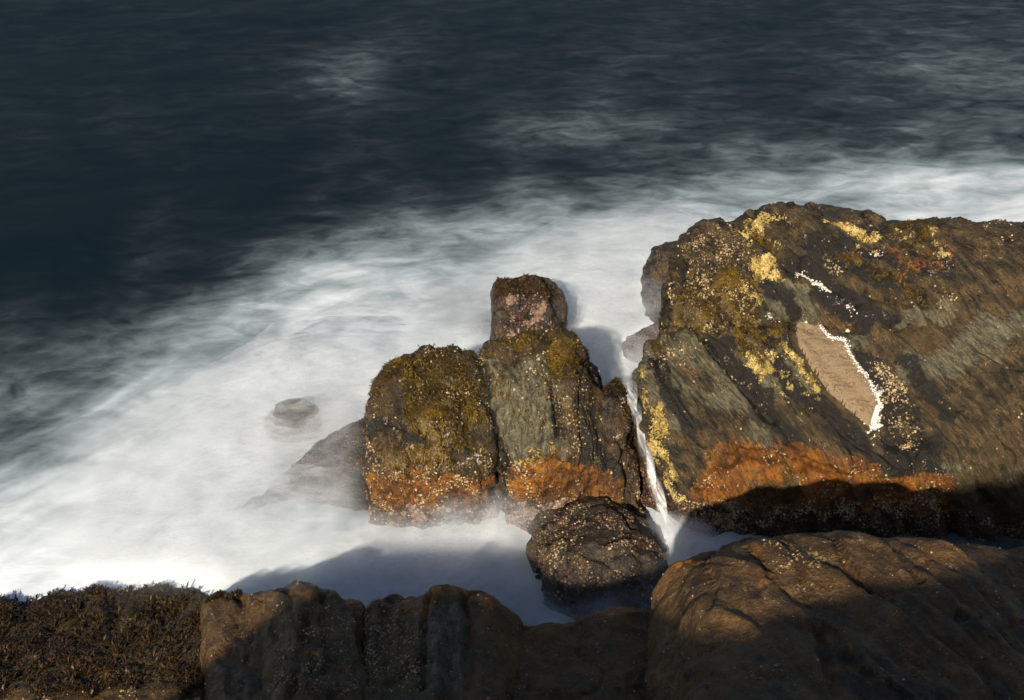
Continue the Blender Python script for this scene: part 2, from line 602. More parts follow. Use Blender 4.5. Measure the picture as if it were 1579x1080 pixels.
# weed-topped boulder with the orange band
def grow_a(o, me, co, no, m):
    vis = (no[:, 1] < 0.55)
    tufts('seaweed', me, (m['weed'] ** 1.5 + 0.02) * (co[:, 2] > 0.35) * vis, 5200, M_WEED, o, 0.030, 1)
    barnacles('barnacles', me, (m['crust'] * 0.8 + 0.08 + m['rust'] * 0.35) * vis * (co[:, 2] > 0.0), 2000, M_BARN, o, 0.0028, 0.009, 2)
    barnacles('barnacle_cluster', me, (m['coral'] ** 2) * vis * (co[:, 2] > -0.05), 1700, M_BARN_PINK, o, 0.008, 0.021, 3)
build_rock('boulder', 'squat weed-covered boulder with orange band and small white foam pockets',
    [[(574, 640, .74), (571, 700, .5), (574, 790, .08), (578, 818, 0)],
     [(586, 588, .93), (579, 640, .78), (580, 720, .46), (588, 815, 0)],
     [(600, 564, .98), (596, 640, .80), (600, 720, .47), (605, 816, 0)],
     [(622, 551, 1.01), (625, 640, .80), (625, 720, .47), (630, 816, 0)],
     [(660, 542, 1.04), (665, 640, .82), (665, 720, .48), (670, 816, 0)],
     [(700, 541, 1.04), (705, 640, .82), (705, 720, .48), (710, 812, 0)],
     [(730, 550, 1.01), (738, 640, .78), (742, 720, .44), (745, 808, 0)],
     [(746, 590, .9), (750, 650, .7), (756, 720, .4), (770, 805, 0)]],
    0.75, m_sea, (0.9, 0.3, 0.1), lump=0.055, bed=0.012, seed=1,
    paint=[('weed', A((630, 560), (700, 548), (725, 600), (720, 660), (680, 700), (640, 650)), 0.09, 0.72),
           ('weed', L((590, 600), (620, 565), (690, 545), (735, 560)), 0.08, 0.6),
           ('weed', L((610, 700), (660, 700), (690, 710)), 0.08, 0.75),
           ('weed', L((640, 610), (690, 620)), 0.1, 0.9),
           ('rust', A((582, 735), (640, 728), (700, 738), (755, 742), (768, 785), (590, 795)), 0.10, 0.74),
           ('crust', A((590, 700), (740, 715), (745, 735), (590, 735)), 0.06, 1.0),
           ('crust', A((700, 600), (735, 620), (740, 680), (690, 650)), 0.06, 0.7),
           ('coral', A((582, 792), (680, 785), (770, 780), (775, 812), (585, 818)), 0.05, 1.0),
           ('pale', L((682, 668), (697, 660)), 0.026, 1.0), ('pale', L((690, 705), (698, 712), (710, 708)), 0.024, .9), ('pale', L((725, 690), (730, 708)), 0.030, 1.0), ('pale', L((684, 712), (688, 716)), 0.024, 1.0)],
    grooves=[([(640, 600), (650, 680), (645, 720)], 0.03, 0.02), ([(690, 625), (720, 650), (738, 690)], 0.035, 0.03), ([(590, 660), (650, 672), (700, 690)], 0.03, 0.02),
             ([(598, 790), (680, 788), (760, 775)], 0.03, 0.02)],
    crevice_dark=[L((742, 580), (750, 650), (762, 720), (772, 780)), L((590, 650), (640, 668), (700, 688))], zone=tide_zone(0.0, 0.8, 0.15, 0.55, 0.10, 0.62), growth=grow_a)

# rounded middle boulder
def grow_b(o, me, co, no, m):
    vis = (no[:, 1] < 0.55)
    tufts('seaweed', me, (m['weed'] ** 1.5) * (co[:, 2] > 0.3) * vis, 3000, M_WEED, o, 0.024, 4)
    barnacles('barnacles', me, (m['crust'] * 0.8 + 0.06 + m['rust'] * 0.3) * vis * (co[:, 2] > 0), 1600, M_BARN, o, 0.0028, 0.009, 5)
    barnacles('barnacle_cluster', me, (m['coral'] ** 2) * vis * (co[:, 2] > -0.05), 1500, M_BARN_PINK, o, 0.008, 0.019, 6)
build_rock('boulder', 'tall rounded boulder with grey-green face, tallest of the cluster in the surf',
    [[(738, 552, .98), (752, 600, .85), (765, 640, .70), (772, 700, .45), (785, 805, 0)],
     [(765, 523, 1.09), (775, 590, .98), (785, 650, .80), (792, 720, .48), (800, 800, .02)],
     [(805, 516, 1.15), (810, 590, 1.02), (815, 660, .80), (822, 720, .52), (830, 805, 0)],
     [(850, 515, 1.15), (855, 590, 1.02), (860, 650, .84), (870, 720, .50), (880, 805, 0)],
     [(886, 528, 1.10), (890, 590, .96), (895, 650, .76), (910, 720, .46), (930, 800, .02)],
     [(908, 552, 1.0), (915, 600, .88), (922, 650, .70), (945, 730, .38), (1000, 805, -.02)]],
    0.7, m_sea, (0.95, 0.2, -0.1), lump=0.045, bed=0.014, seed=2,
    paint=[('weed', L((765, 525), (820, 518), (860, 520), (895, 535)), 0.07, 0.9),
           ('weed', A((845, 530), (885, 540), (885, 580), (855, 575)), 0.06, 0.8),
           ('slate', A((765, 580), (830, 560), (860, 620), (855, 690), (785, 690)), 0.2, 0.8),
           ('slate', A((745, 560), (775, 560), (780, 640), (755, 620)), 0.05, 1.0),
           ('gold', L((775, 650), (780, 670), (776, 690)), 0.022, 0.8), ('gold', L((848, 594), (850, 597)), 0.02, 0.9),
           ('gold', A((795, 695), (850, 685), (852, 700), (830, 715), (790, 715)), 0.035, 0.62),
           ('pale', L((792, 718), (815, 722), (832, 716)), 0.016, 0.75), ('pale', L((805, 690), (835, 684)), 0.012, 0.6),
           ('rust', A((790, 730), (850, 705), (900, 720), (945, 745), (950, 775), (870, 770), (800, 775)), 0.11, 0.70),
           ('crust', A((855, 600), (910, 600), (915, 700), (870, 680)), 0.06, 0.8),
           ('crust', A((790, 760), (880, 760), (990, 790), (800, 800)), 0.06, 0.9),
           ('coral', A((785, 780), (880, 780), (1000, 795), (1005, 812), (790, 812)), 0.05, 1.0)],
    grooves=[([(768, 560), (772, 620), (778, 700)], 0.025, 0.025), ([(838, 590), (846, 610), (850, 640)], 0.02, -0.035), ([(852, 600), (862, 640), (868, 680)], 0.03, 0.03),
             ([(895, 570), (893, 640), (900, 700)], 0.03, 0.04), ([(788, 660), (830, 690), (845, 684)], 0.03, 0.015), ([(850, 655), (868, 662)], 0.03, -0.03)],
    crevice_dark=[L((895, 560), (898, 640), (905, 700)), L((855, 620), (866, 680)), L((745, 560), (758, 620), (775, 700), (785, 780)), L((915, 600), (925, 680), (945, 740))], zone=tide_zone(0.0, 0.7, 0.1, 0.35, 0.08, 0.7), growth=grow_b)

# dark slab leaning on the right flank
def grow_c(o, me, co, no, m):
    barnacles('barnacles', me, (0.25 + m['crust']) * (no[:, 1] < 0.55) * (co[:, 2] > 0), 900, M_BARN, o, 0.003, 0.008, 8)
    tufts('seaweed', me, (0.3 + no[:, 2].clip(0, 1)) * (co[:, 2] > 0.3) * (no[:, 1] < 0.6), 1700, M_WEED_DARK, o, 0.028, 9)
build_rock('boulder', 'dark slanting slab between the rounded boulder and the falling water',
    [[(925, 592, .80), (930, 650, .62), (940, 720, .36), (950, 800, -.02)],
     [(944, 585, .82), (950, 650, .62), (958, 720, .36), (968, 805, -.02)],
     [(958, 594, .79), (966, 650, .60), (976, 720, .34), (990, 808, -.03)],
     [(968, 616, .70), (974, 670, .50), (986, 740, .24), (1004, 812, -.03)]],
    0.5, m_wet, (0.9, -0.3, 0.2), lump=0.04, bed=0.02, seed=3,
    paint=[('crust', A((960, 720), (985, 720), (1000, 780), (975, 790)), 0.06, 1.0), ('gold', L((968, 715), (976, 745), (984, 780)), 0.035, 0.55), ('weed', L((935, 590), (965, 600)), 0.07, 0.7)],
    zone=tide_zone(0.0, 0.6, 0.2, 0.5, 0.08, 0.7), growth=grow_c)

# stump standing behind
def grow_d(o, me, co, no, m):
    tufts('seaweed', me, m['weed'] * (co[:, 2] > 0.4), 2000, M_WEED_DARK, o, 0.03, 11)
    barnacles('barnacles', me, m['coral'] * (no[:, 1] < 0.4) * (co[:, 2] > 0.1), 900, M_BARN_PINK, o, 0.005, 0.012, 12)
build_rock('rock_stump', 'square-topped brown stump of rock standing behind the rounded boulder',
    [[(759, 434, 0.75), (758, 450, 0.70), (764, 530, 0.32)],
     [(766, 429, 0.77), (772, 455, 0.70), (774, 532, 0.30)],
     [(805, 426, 0.79), (805, 456, 0.72), (805, 534, 0.30)],
     [(842, 430, 0.75), (842, 462, 0.66), (846, 534, 0.28)],
     [(862, 446, 0.68), (866, 470, 0.57), (872, 534, 0.24)]],
    0.33, m_wet, (0.9, 0.2, 0.1), coarse=0.04, smooth=2, lump=0.025, bed=0.012, seed=4,
    paint=[('weed', A((765, 432), (845, 432), (860, 455), (770, 455)), 0.05, 0.9), ('coral', A((790, 440), (835, 445), (840, 525), (790, 525)), 0.06, 0.7), ('rust', L((768, 450), (772, 520)), 0.03, 0.35)],
    growth=grow_d)

# low hump half in shade
def grow_e(o, me, co, no, m):
    barnacles('barnacles', me, (0.2 + m['crust']) * (no[:, 1] < 0.6) * (co[:, 2] > 0), 650, M_BARN, o, 0.003, 0.008, 14)
    barnacles('barnacle_cluster', me, (0.1 + m['coral']) * (no[:, 1] < 0.6) * (co[:, 2] > 0.05), 600, M_BARN_PINK, o, 0.004, 0.011, 15)
build_rock('boulder', 'low wet barnacled hump at the foot of the rounded boulder, half in shadow',
    [[(820, 815, .16), (826, 850, .18), (838, 910, .05), (850, 968, -.10)],
     [(832, 795, .20), (845, 850, .27), (858, 910, .13), (866, 970, -.08)],
     [(865, 780, .24), (885, 840, .34), (898, 910, .19), (900, 975, -.06)],
     [(915, 775, .26), (935, 840, .36), (945, 910, .20), (950, 975, -.06)],
     [(960, 786, .22), (980, 850, .31), (990, 910, .15), (995, 972, -.06)],
     [(1000, 815, .14), (1014, 868, .20), (1026, 935, -.02)],
     [(1030, 860, .06), (1044, 905, -.06)]],
    0.4, m_wet, (0.5, -0.6, 0.5), lump=0.045, bed=0.012, seed=5,
    paint=[('crust', A((830, 800), (900, 785), (900, 860), (835, 860)), 0.06, 1.0), ('coral', A((925, 800), (975, 805), (980, 840), (930, 840)), 0.05, 1.0), ('gold', L((885, 790), (890, 820), (893, 850)), 0.025, 0.5)],
    grooves=[([(935, 785), (965, 805), (995, 835)], 0.03, 0.03), ([(930, 865), (975, 895), (1010, 925)], 0.03, 0.025)],
    zone=tide_zone(0, 0.3, 0, 0.2, 0.25, 0.9), growth=grow_e)

# great bedded slab: lower face
def zone_f(co, no, m, off):
    z = co[:, 2] + 0.08 * fbm(co * 4 + off, 3)
    m['coral'] = np.maximum(m['coral'], 0.9 * sstep(0.30, 0.12, z))
    m['slate'] = np.maximum(m['slate'], 0.75 * sstep(0.35, 0.6, z) * sstep(-0.1, 0.3, fbm(co * 1.8 + off, 3)))
SAND = [(1226, 503), (1262, 500), (1274, 520), (1302, 524), (1318, 560), (1340, 590), (1354, 620), (1342, 658), (1312, 634), (1278, 602), (1252, 567), (1232, 532)]
def grow_f1(o, me, co, no, m):
    vis = (no[:, 1] < 0.6)
    barnacles('barnacles', me, (0.004 + m['crust'] ** 2 + m['rust'] * 0.05) * vis * (co[:, 2] > 0), 3300, M_BARN, o, 0.0035, 0.009, 21)
    barnacles('golden_growth', me, m['gold'] ** 2 * vis, 5200, M_BARN_GOLD, o, 0.002, 0.0058, 22, 0.5)
    barnacles('white_shells', me, m['pale'] ** 1.5 * vis, 800, M_BARN_WHITE, o, 0.003, 0.009, 23)
    barnacles('barnacle_cluster', me, m['coral'] ** 2 * vis * (co[:, 2] > -.02), 2200, M_BARN_PINK, o, 0.005, 0.012, 24)
    tufts('seaweed', me, m['weed'] ** 2 * vis, 2200, M_WEED, o, 0.022, 25)
f1 = build_rock('rock_slab', 'broad steep slab of bedded rock with a glowing orange hollow above shadowed water',
    [[(1000, 538, 1.06), (992, 570, .95), (992, 610, .79), (1000, 655, .62), (1014, 700, .46), (1029, 745, .28), (1042, 790, .08), (1050, 825, -.05)],
     [(1035, 515, 1.14), (1030, 600, .88), (1040, 680, .60), (1052, 740, .36), (1062, 790, .12), (1068, 828, -.04)],
     [(1085, 511, 1.17), (1090, 600, .91), (1095, 680, .63), (1098, 740, .37), (1105, 828, -.04)],
     [(1150, 508, 1.17), (1155, 600, .92), (1160, 680, .66), (1160, 740, .38), (1160, 832, -.05)],
     [(1215, 500, 1.18), (1215, 600, .92), (1220, 690, .64), (1220, 750, .34), (1220, 834, -.05)],
     [(1290, 512, 1.15), (1290, 600, .90), (1290, 700, .62), (1290, 760, .32), (1290, 836, -.05)],
     [(1370, 510, 1.15), (1370, 600, .90), (1370, 700, .63), (1370, 760, .34), (1370, 838, -.05)],
     [(1463, 492, 1.18), (1463, 600, .92), (1463, 700, .63), (1463, 760, .34), (1463, 840, -.05)],
     [(1600, 480, 1.2), (1600, 600, .92), (1600, 700, .64), (1600, 760, .34), (1600, 845, -.05)],
     [(1720, 480, 1.2), (1720, 600, .92), (1720, 700, .64), (1720, 845, -.05)]],
    0.8, m_slab, (0.78, 0.45, 0.40), lump=0.026, bed=0.032, seed=6, ledges=2.4, chunk=0.55, block=(1.6, 1.6, 9.0), fine=0.015,
    paint=[('rust', A((1072, 772), (1078, 745), (1105, 715), (1115, 692), (1160, 684), (1220, 695), (1285, 710), (1345, 722), (1330, 745), (1270, 770), (1200, 800), (1110, 800)), 0.085, 1.0), ('weed', A((1165, 750), (1215, 735), (1225, 755), (1180, 775)), 0.06, 0.55),
           ('rust', A((1350, 740), (1463, 740), (1463, 790), (1250, 800)), 0.06, 0.9),
           ('crust', A((1050, 785), (1140, 770), (1190, 775), (1130, 815), (1050, 815)), 0.05, 1.0),
           ('crust', A((1220, 770), (1460, 770), (1460, 800), (1180, 800)), 0.05, 0.8),
           ('crust', A((1020, 520), (1075, 520), (1060, 560), (1010, 560)), 0.05, 0.5),
           ('gold', L((996, 580), (998, 630)), 0.045, 0.85), ('gold', A((1005, 640), (1020, 630), (1040, 720), (1052, 775), (1036, 775), (1012, 690)), 0.05, 0.95),
           ('gold', A((1160, 548), (1185, 545), (1195, 575), (1180, 582), (1160, 565)), 0.05, 1.15), ('gold', L((1205, 535), (1235, 570), (1262, 603)), 0.05, 1.15),
           ('gold', L((1215, 575), (1245, 605), (1265, 612)), 0.028, 0.9), ('gold', L((1195, 590), (1225, 630), (1240, 650)), 0.018, 0.6), ('gold', L((1150, 520), (1170, 545)), 0.03, 0.6),
           ('weed', A((1140, 520), (1200, 520), (1180, 560), (1150, 550)), 0.05, 0.7), ('weed', L((1010, 540), (1060, 520)), 0.06, 0.6),
           ('pale', L((1266, 508), (1280, 522), (1300, 526), (1308, 545), (1324, 570), (1346, 597), (1358, 624), (1346, 662)), 0.034, 1.25),
           ('pale', L((1335, 640), (1350, 680), (1380, 700)), 0.03, 0.35), ('crust', A((1350, 560), (1400, 600), (1420, 700), (1370, 660)), 0.06, 0.7),
           ('crust', L((1080, 530), (1120, 570), (1160, 610), (1210, 660)), 0.035, 0.7)],
    crevice_dark=[L((1098, 525), (1135, 575), (1175, 630), (1225, 675)), L((1085, 520), (1150, 530), (1210, 525)), L((1120, 545), (1170, 605), (1200, 650)), L((1200, 560), (1245, 620), (1300, 670), (1365, 720)), L((1270, 625), (1330, 680)), L((1010, 550), (1035, 610), (1075, 660)),
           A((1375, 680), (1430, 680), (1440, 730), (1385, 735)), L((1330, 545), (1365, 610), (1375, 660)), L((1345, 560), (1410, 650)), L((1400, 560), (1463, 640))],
    grooves=[([(1005, 540), (1025, 590), (1055, 635), (1078, 665)], 0.035, 0.08), ([(1090, 525), (1130, 575), (1165, 620), (1190, 650)], 0.05, 0.09),
             ([(1120, 690), (1180, 682), (1240, 700), (1330, 725)], 0.05, -0.05), ([(1110, 730), (1180, 720), (1290, 745)], 0.09, 0.05),
             ([(1370, 680), (1400, 690), (1430, 700), (1425, 725)], 0.10, 0.10), ([(1200, 560), (1240, 610), (1300, 665), (1370, 720)], 0.035, 0.07),
             ([(1105, 560), (1150, 640), (1190, 672)], 0.04, -0.03), ([(1330, 540), (1400, 610), (1463, 680)], 0.035, 0.06), ([(1040, 560), (1090, 640), (1100, 690)], 0.04, -0.02)],
    zone=zone_f, growth=grow_f1, calm=SAND)

# upper dome of the slab
def zone_f2(co, no, m, off):
    m['crust'] = np.maximum(m['crust'], 0.45 * sstep(0.0, 0.3, fbm(co * 2 + off, 3)))
def grow_f2(o, me, co, no, m):
    vis = (no[:, 1] < 0.7)
    barnacles('barnacles', me, (0.004 + m['crust'] ** 2) * vis, 4600, M_BARN, o, 0.003, 0.009, 31)
    barnacles('golden_growth', me, m['gold'] ** 2 * vis, 5000, M_BARN_GOLD, o, 0.002, 0.0058, 32, 0.5)
    barnacles('white_shells', me, m['pale'] ** 1.5 * vis, 500, M_BARN_WHITE, o, 0.003, 0.008, 33)
    tufts('seaweed', me, m['weed'] ** 2 * vis, 4200, M_WEED, o, 0.022, 34)
build_rock('rock_dome', 'highest domed outcrop streaked with yellow growth, sloping up beside the surf',
    [[(1033, 515, 1.12), (1028, 490, 1.2), (1036, 450, 1.31), (1060, 368, 1.49), (1064, 356, 1.52)],
     [(1085, 518, 1.12), (1085, 450, 1.36), (1085, 400, 1.47), (1085, 351, 1.55)],
     [(1120, 518, 1.12), (1120, 450, 1.36), (1125, 400, 1.47), (1130, 343, 1.58)],
     [(1157, 516, 1.13), (1157, 450, 1.37), (1157, 400, 1.49), (1160, 328, 1.62)],
     [(1200, 506, 1.15), (1200, 450, 1.37), (1200, 400, 1.50), (1200, 319, 1.66)],
     [(1250, 498, 1.16), (1250, 450, 1.36), (1250, 400, 1.50), (1250, 319, 1.66)],
     [(1300, 506, 1.15), (1300, 450, 1.36), (1300, 400, 1.48), (1300, 330, 1.61)],
     [(1350, 524, 1.10), (1350, 450, 1.35), (1350, 400, 1.46), (1350, 345, 1.55)],
     [(1400, 512, 1.12), (1400, 450, 1.34), (1400, 400, 1.45), (1400, 348, 1.53)],
     [(1463, 500, 1.15), (1463, 450, 1.33), (1463, 400, 1.45), (1450, 345, 1.53)],
     [(1600, 490, 1.15), (1600, 430, 1.36), (1600, 390, 1.47), (1600, 352, 1.50)],
     [(1720, 490, 1.15), (1720, 430, 1.36), (1720, 356, 1.48)]],
    0.9, m_slab, (0.78, 0.45, 0.40), lump=0.026, bed=0.032, seed=7, ledges=2.4, chunk=0.55, block=(1.6, 1.6, 9.0), fine=0.015,
    paint=[('gold', A((1150, 345), (1200, 330), (1205, 342), (1165, 350), (1150, 370)), 0.04, 1.0), ('gold', L((1160, 345), (1185, 365), (1195, 375), (1212, 383)), 0.035, 0.85), ('gold', L((1218, 350), (1240, 362)), 0.05, 1.1),
           ('gold', L((1270, 340), (1300, 342), (1330, 360), (1345, 366)), 0.05, 1.1), ('gold', L((1290, 358), (1320, 372), (1345, 385)), 0.04, 1.0), ('gold', L((1355, 348), (1380, 355), (1400, 368)), 0.045, 1.0),
           ('gold', L((1425, 350), (1445, 385), (1455, 398)), 0.045, 1.0), ('gold', A((1165, 408), (1195, 410), (1185, 425), (1165, 420)), 0.05, 1.15), ('gold', L((1150, 445), (1165, 455), (1172, 465)), 0.045, 1.1),
           ('gold', L((1058, 365), (1066, 385), (1062, 405)), 0.03, 0.65), ('gold', L((1140, 345), (1150, 385), (1160, 400)), 0.03, 0.6), ('gold', L((1185, 425), (1205, 432)), 0.02, 0.8),
           ('weed', A((1155, 350), (1180, 360), (1195, 385), (1165, 385)), 0.04, 1.0), ('weed', A((1360, 352), (1420, 352), (1425, 375), (1385, 370)), 0.04, 0.9),
           ('weed', A((1060, 430), (1160, 420), (1160, 490), (1040, 500)), 0.06, 0.65), ('weed', L((1300, 400), (1380, 440), (1440, 470)), 0.08, 0.5),
           ('crust', A((1065, 365), (1140, 355), (1160, 430), (1150, 505), (1040, 505), (1040, 440)), 0.05, 1.0),
           ('rust', A((1360, 385), (1463, 385), (1463, 405), (1400, 420), (1370, 405)), 0.05, 0.55), ('rust', L((1400, 503), (1463, 487)), 0.02, 0.9), ('rust', L((1310, 520), (1345, 515)), 0.018, 0.9),
           ('slate', A((1380, 490), (1463, 470), (1463, 520), (1400, 525)), 0.07, 0.9), ('rust', A((1268, 500), (1310, 496), (1320, 515), (1275, 518)), 0.04, 0.45),
           ('pale', L((1180, 487), (1192, 503), (1205, 508)), 0.03, 0.55), ('pale', L((1236, 420), (1260, 440), (1290, 460), (1305, 470)), 0.03, 0.36), ('pale', L((1310, 465), (1340, 495)), 0.03, 0.35),
           ('pale', L((1330, 385), (1360, 395)), 0.015, 0.4), ('slate', A((1180, 440), (1240, 440), (1260, 500), (1190, 490)), 0.08, 0.8)],
    crevice_dark=[L((1185, 395), (1250, 420), (1330, 470)), L((1240, 385), (1330, 425), (1420, 460)), L((1300, 372), (1400, 410), (1463, 425)), L((1185, 440), (1230, 480)), L((1420, 415), (1463, 410)), L((1260, 450), (1330, 500)), L((1330, 480), (1380, 495)), L((1210, 345), (1260, 370), (1330, 400))],
    grooves=[([(1160, 332), (1180, 380), (1240, 420), (1320, 470)], 0.04, 0.06), ([(1155, 430), (1180, 480), (1220, 505)], 0.05, 0.04), ([(1250, 400), (1330, 450), (1400, 480)], 0.04, 0.06), ([(1300, 380), (1400, 430), (1463, 450)], 0.04, 0.06),
             ([(1030, 512), (1100, 514), (1200, 508), (1280, 514)], 0.05, 0.07), ([(1385, 500), (1463, 483)], 0.02, 0.02), ([(1062, 410), (1040, 445)], 0.05, 0.03)],
    zone=zone_f2, growth=grow_f2)

# misted rocks behind
build_rock('boulder', 'dark misted boulder in the surf against the barnacled end of the outcrop',
    [[(1000, 392, .55), (1002, 430, .38), (1010, 475, .15)], [(1012, 379, .62), (1018, 430, .42), (1022, 482, .15)], [(1040, 372, .66), (1040, 430, .44), (1045, 482, .15)], [(1070, 374, .66), (1070, 430, .44), (1070, 482, .15)]],
    0.6, m_wet, (0.7, 0.3, 0.4), lump=0.05, bed=0.015, seed=8, fine=0.02, zone=tide_zone(0, 0.5, 0.2, 0.4, 0.3, 0.9))
build_rock('boulder', 'small pinkish boulder veiled by spray below the overhanging outcrop end',
    [[(966, 528, .16), (972, 548, .04)], [(985, 506, .30), (990, 545, .10)], [(1010, 494, .38), (1012, 545, .14)], [(1045, 488, .42), (1045, 545, .18)]],
    0.5, m_wet, (0.3, 0.3, 0.9), lump=0.035, bed=0.01, seed=9, fine=0.02, zone=tide_zone(0, 1.0, 0, 0.7, 0.5, 0.9))
build_rock('boulder', 'smooth pale-grey boulder almost drowned in open white foam',
    [[(408, 648, .10), (412, 668, .02)], [(420, 626, .29), (425, 668, .05)], [(445, 616, .36), (450, 668, .07)], [(470, 616, .35), (475, 665, .07)], [(496, 634, .18), (496, 660, .06)]],
    0.45, m_wet, (0.3, 0.3, 0.9), lump=0.02, bed=0.004, seed=10, fine=0.025, awash=True)
build_rock('rock_shelf', 'low grey shelf of rock awash under thin foam beside the weed-covered boulder',
    [[(330, 815, .0), (340, 838, -.10)], [(400, 760, .08), (410, 832, -.08)], [(460, 710, .14), (470, 828, -.06)], [(520, 670, .21), (525, 825, -.05)], [(560, 648, .26), (560, 822, -.04)], [(595, 636, .29), (595, 820, -.04)]],
    0.35, m_wet, (0.3, 0.3, 0.9), lump=0.03, bed=0.006, seed=12, fine=0.025, awash=True, zone=tide_zone(0, 0.4, 0, 0.5, 0.3, 0.9))

# foreground
def grow_k(n_weed, n_barn, length, seed, mat=M_WEED_DARK):
    def g(o, me, co, no, m):
        if n_weed:
            tufts('seaweed', me, (m['weed'] ** 1.5) * (co[:, 2] > -0.1), n_weed, mat, o, length, seed, 5)
        if n_barn:
            barnacles('barnacles', me, (0.02 + m['crust'] ** 2) * (co[:, 2] > 0.2), n_barn // 2, M_BARN, o, 0.003, 0.0075, seed + 1)
    return g
build_rock('ledge_rock', 'shaggy weed-covered ledge in the foreground at the edge of the white foam',
    [[(-120, 935, .02), (-120, 1000, .02), (-130, 1110, .24)], [(40, 922, .02), (40, 1000, .09), (40, 1110, .24)], [(118, 916, .02), (118, 1000, .09), (118, 1110, .24)], [(160, 912, .02), (160, 1000, .09), (160, 1110, .24)],
     [(225, 908, .02), (225, 1000, .09), (225, 1110, .24)], [(280, 905, .02), (280, 1000, .09), (280, 1110, .24)], [(312, 910, .02), (315, 1000, .09), (318, 1110, .24)], [(328, 930, .02), (335, 1000, .02), (340, 1110, .24)]],
    0.5, m_near, (0.9, 0.2, 0.3), lump=0.018, bed=0.010, seed=13, chunk=0.6,
    paint=[('weed', A((-50, 930), (120, 920), (280, 910), (320, 930), (330, 1060), (-50, 1060)), 0.08, 1.0), ('rust', L((125, 935), (200, 930)), 0.05, 0.4)], growth=grow_k(5200, 900, 0.045, 41))
build_rock('ledge_rock', 'bare ridged foreground ledge rock peaking at the rim of the blue shadowed pool',
    [[(322, 928, 0.215), (322, 1000, 0.284), (318, 1110, 0.430)], [(360, 920, 0.344), (362, 1000, 0.413), (362, 1110, 0.533)], [(415, 914, 0.499), (415, 1000, 0.568), (415, 1110, 0.671)], [(455, 906, 0.645), (458, 1000, 0.688), (460, 1110, 0.774)], [(485, 906, 0.645), (488, 1000, 0.688), (490, 1110, 0.774)],
     [(530, 914, 0.619), (532, 1000, 0.671), (535, 1110, 0.757)], [(552, 920, 0.602), (556, 1000, 0.636), (560, 1110, 0.731)], [(564, 945, 0.516), (570, 1000, 0.585), (575, 1110, 0.688)]],
    0.45, m_near, (0.95, 0.3, -0.2), lump=0.015, bed=0.018, seed=14, ledges=2.4, chunk=0.8, block=(1.5, 1.5, 6.0),
    paint=[('weed', L((325, 930), (360, 922)), 0.06, 0.9), ('rust', L((500, 918), (485, 960), (480, 1010)), 0.05, 0.7), ('rust', L((440, 930), (470, 940)), 0.05, 0.5), ('crust', A((430, 930), (540, 930), (540, 1060), (420, 1060)), 0.08, 0.6)],
    grooves=[([(405, 915), (385, 960), (370, 1060)], 0.04, 0.03), ([(500, 910), (470, 960), (450, 1060)], 0.04, 0.03)], growth=grow_k(900, 1300, 0.035, 43))
build_rock('ledge_rock', 'stepped foreground ledge rock with rust and golden patches ending in the pool',
    [[(554, 940, 0.533), (552, 1000, 0.602), (550, 1110, 0.705)], [(575, 930, 0.568), (580, 1000, 0.636), (580, 1110, 0.731)], [(625, 924, 0.602), (630, 1000, 0.671), (630, 1110, 0.757)], [(658, 918, 0.628), (660, 1000, 0.688), (660, 1110, 0.774)], [(672, 911, 0.654), (676, 1000, 0.705), (680, 1110, 0.774)],
     [(705, 914, 0.645), (710, 1000, 0.705), (710, 1110, 0.774)], [(740, 911, 0.654), (745, 1000, 0.688), (745, 1110, 0.774)], [(756, 918, 0.628), (762, 1000, 0.654), (765, 1110, 0.757)], [(766, 942, 0.550), (775, 1000, 0.585), (785, 1110, 0.688)], [(795, 958, 0.464), (805, 1000, 0.499), (812, 1110, 0.619)]],
    0.4, m_near, (0.9, 0.1, 0.5), lump=0.016, bed=0.018, seed=15, ledges=2.4, chunk=0.8, block=(2, 2, 5.0), smooth=3,
    paint=[('rust', A((605, 926), (665, 924), (665, 945), (610, 945)), 0.05, 0.85), ('rust', L((720, 920), (745, 918), (752, 940)), 0.05, 0.8), ('gold', L((735, 920), (745, 930)), 0.03, 0.4), ('crust', A((565, 935), (650, 940), (640, 1060), (565, 1060)), 0.06, 0.9), ('slate', A((660, 930), (710, 930), (715, 1060), (655, 1060)), 0.06, 0.8)],
    grooves=[([(664, 920), (655, 960), (652, 1060)], 0.035, 0.04), ([(715, 916), (722, 970), (722, 1060)], 0.035, 0.03)], growth=grow_k(500, 1500, 0.03, 45))
build_rock('ledge_rock', 'low brown rock at the bottom between the pool and the shaded boulder',
    [[(775, 975, .48), (775, 1030, .56), (780, 1110, .7)], [(815, 966, .52), (815, 1030, .6), (815, 1110, .72)], [(870, 962, .54), (870, 1030, .6), (870, 1110, .72)], [(915, 943, .60), (915, 1010, .66), (915, 1110, .76)], [(950, 936, .63), (950, 1010, .7), (950, 1110, .78)], [(1005, 940, .62), (1005, 1010, .68), (1005, 1110, .76)], [(1050, 952, .58), (1050, 1110, .74)]],
    0.4, m_near, (0.4, 0.5, 0.8), lump=0.022, bed=0.012, seed=16, block=(2, 2, 4.0), growth=grow_k(300, 700, 0.02, 47))
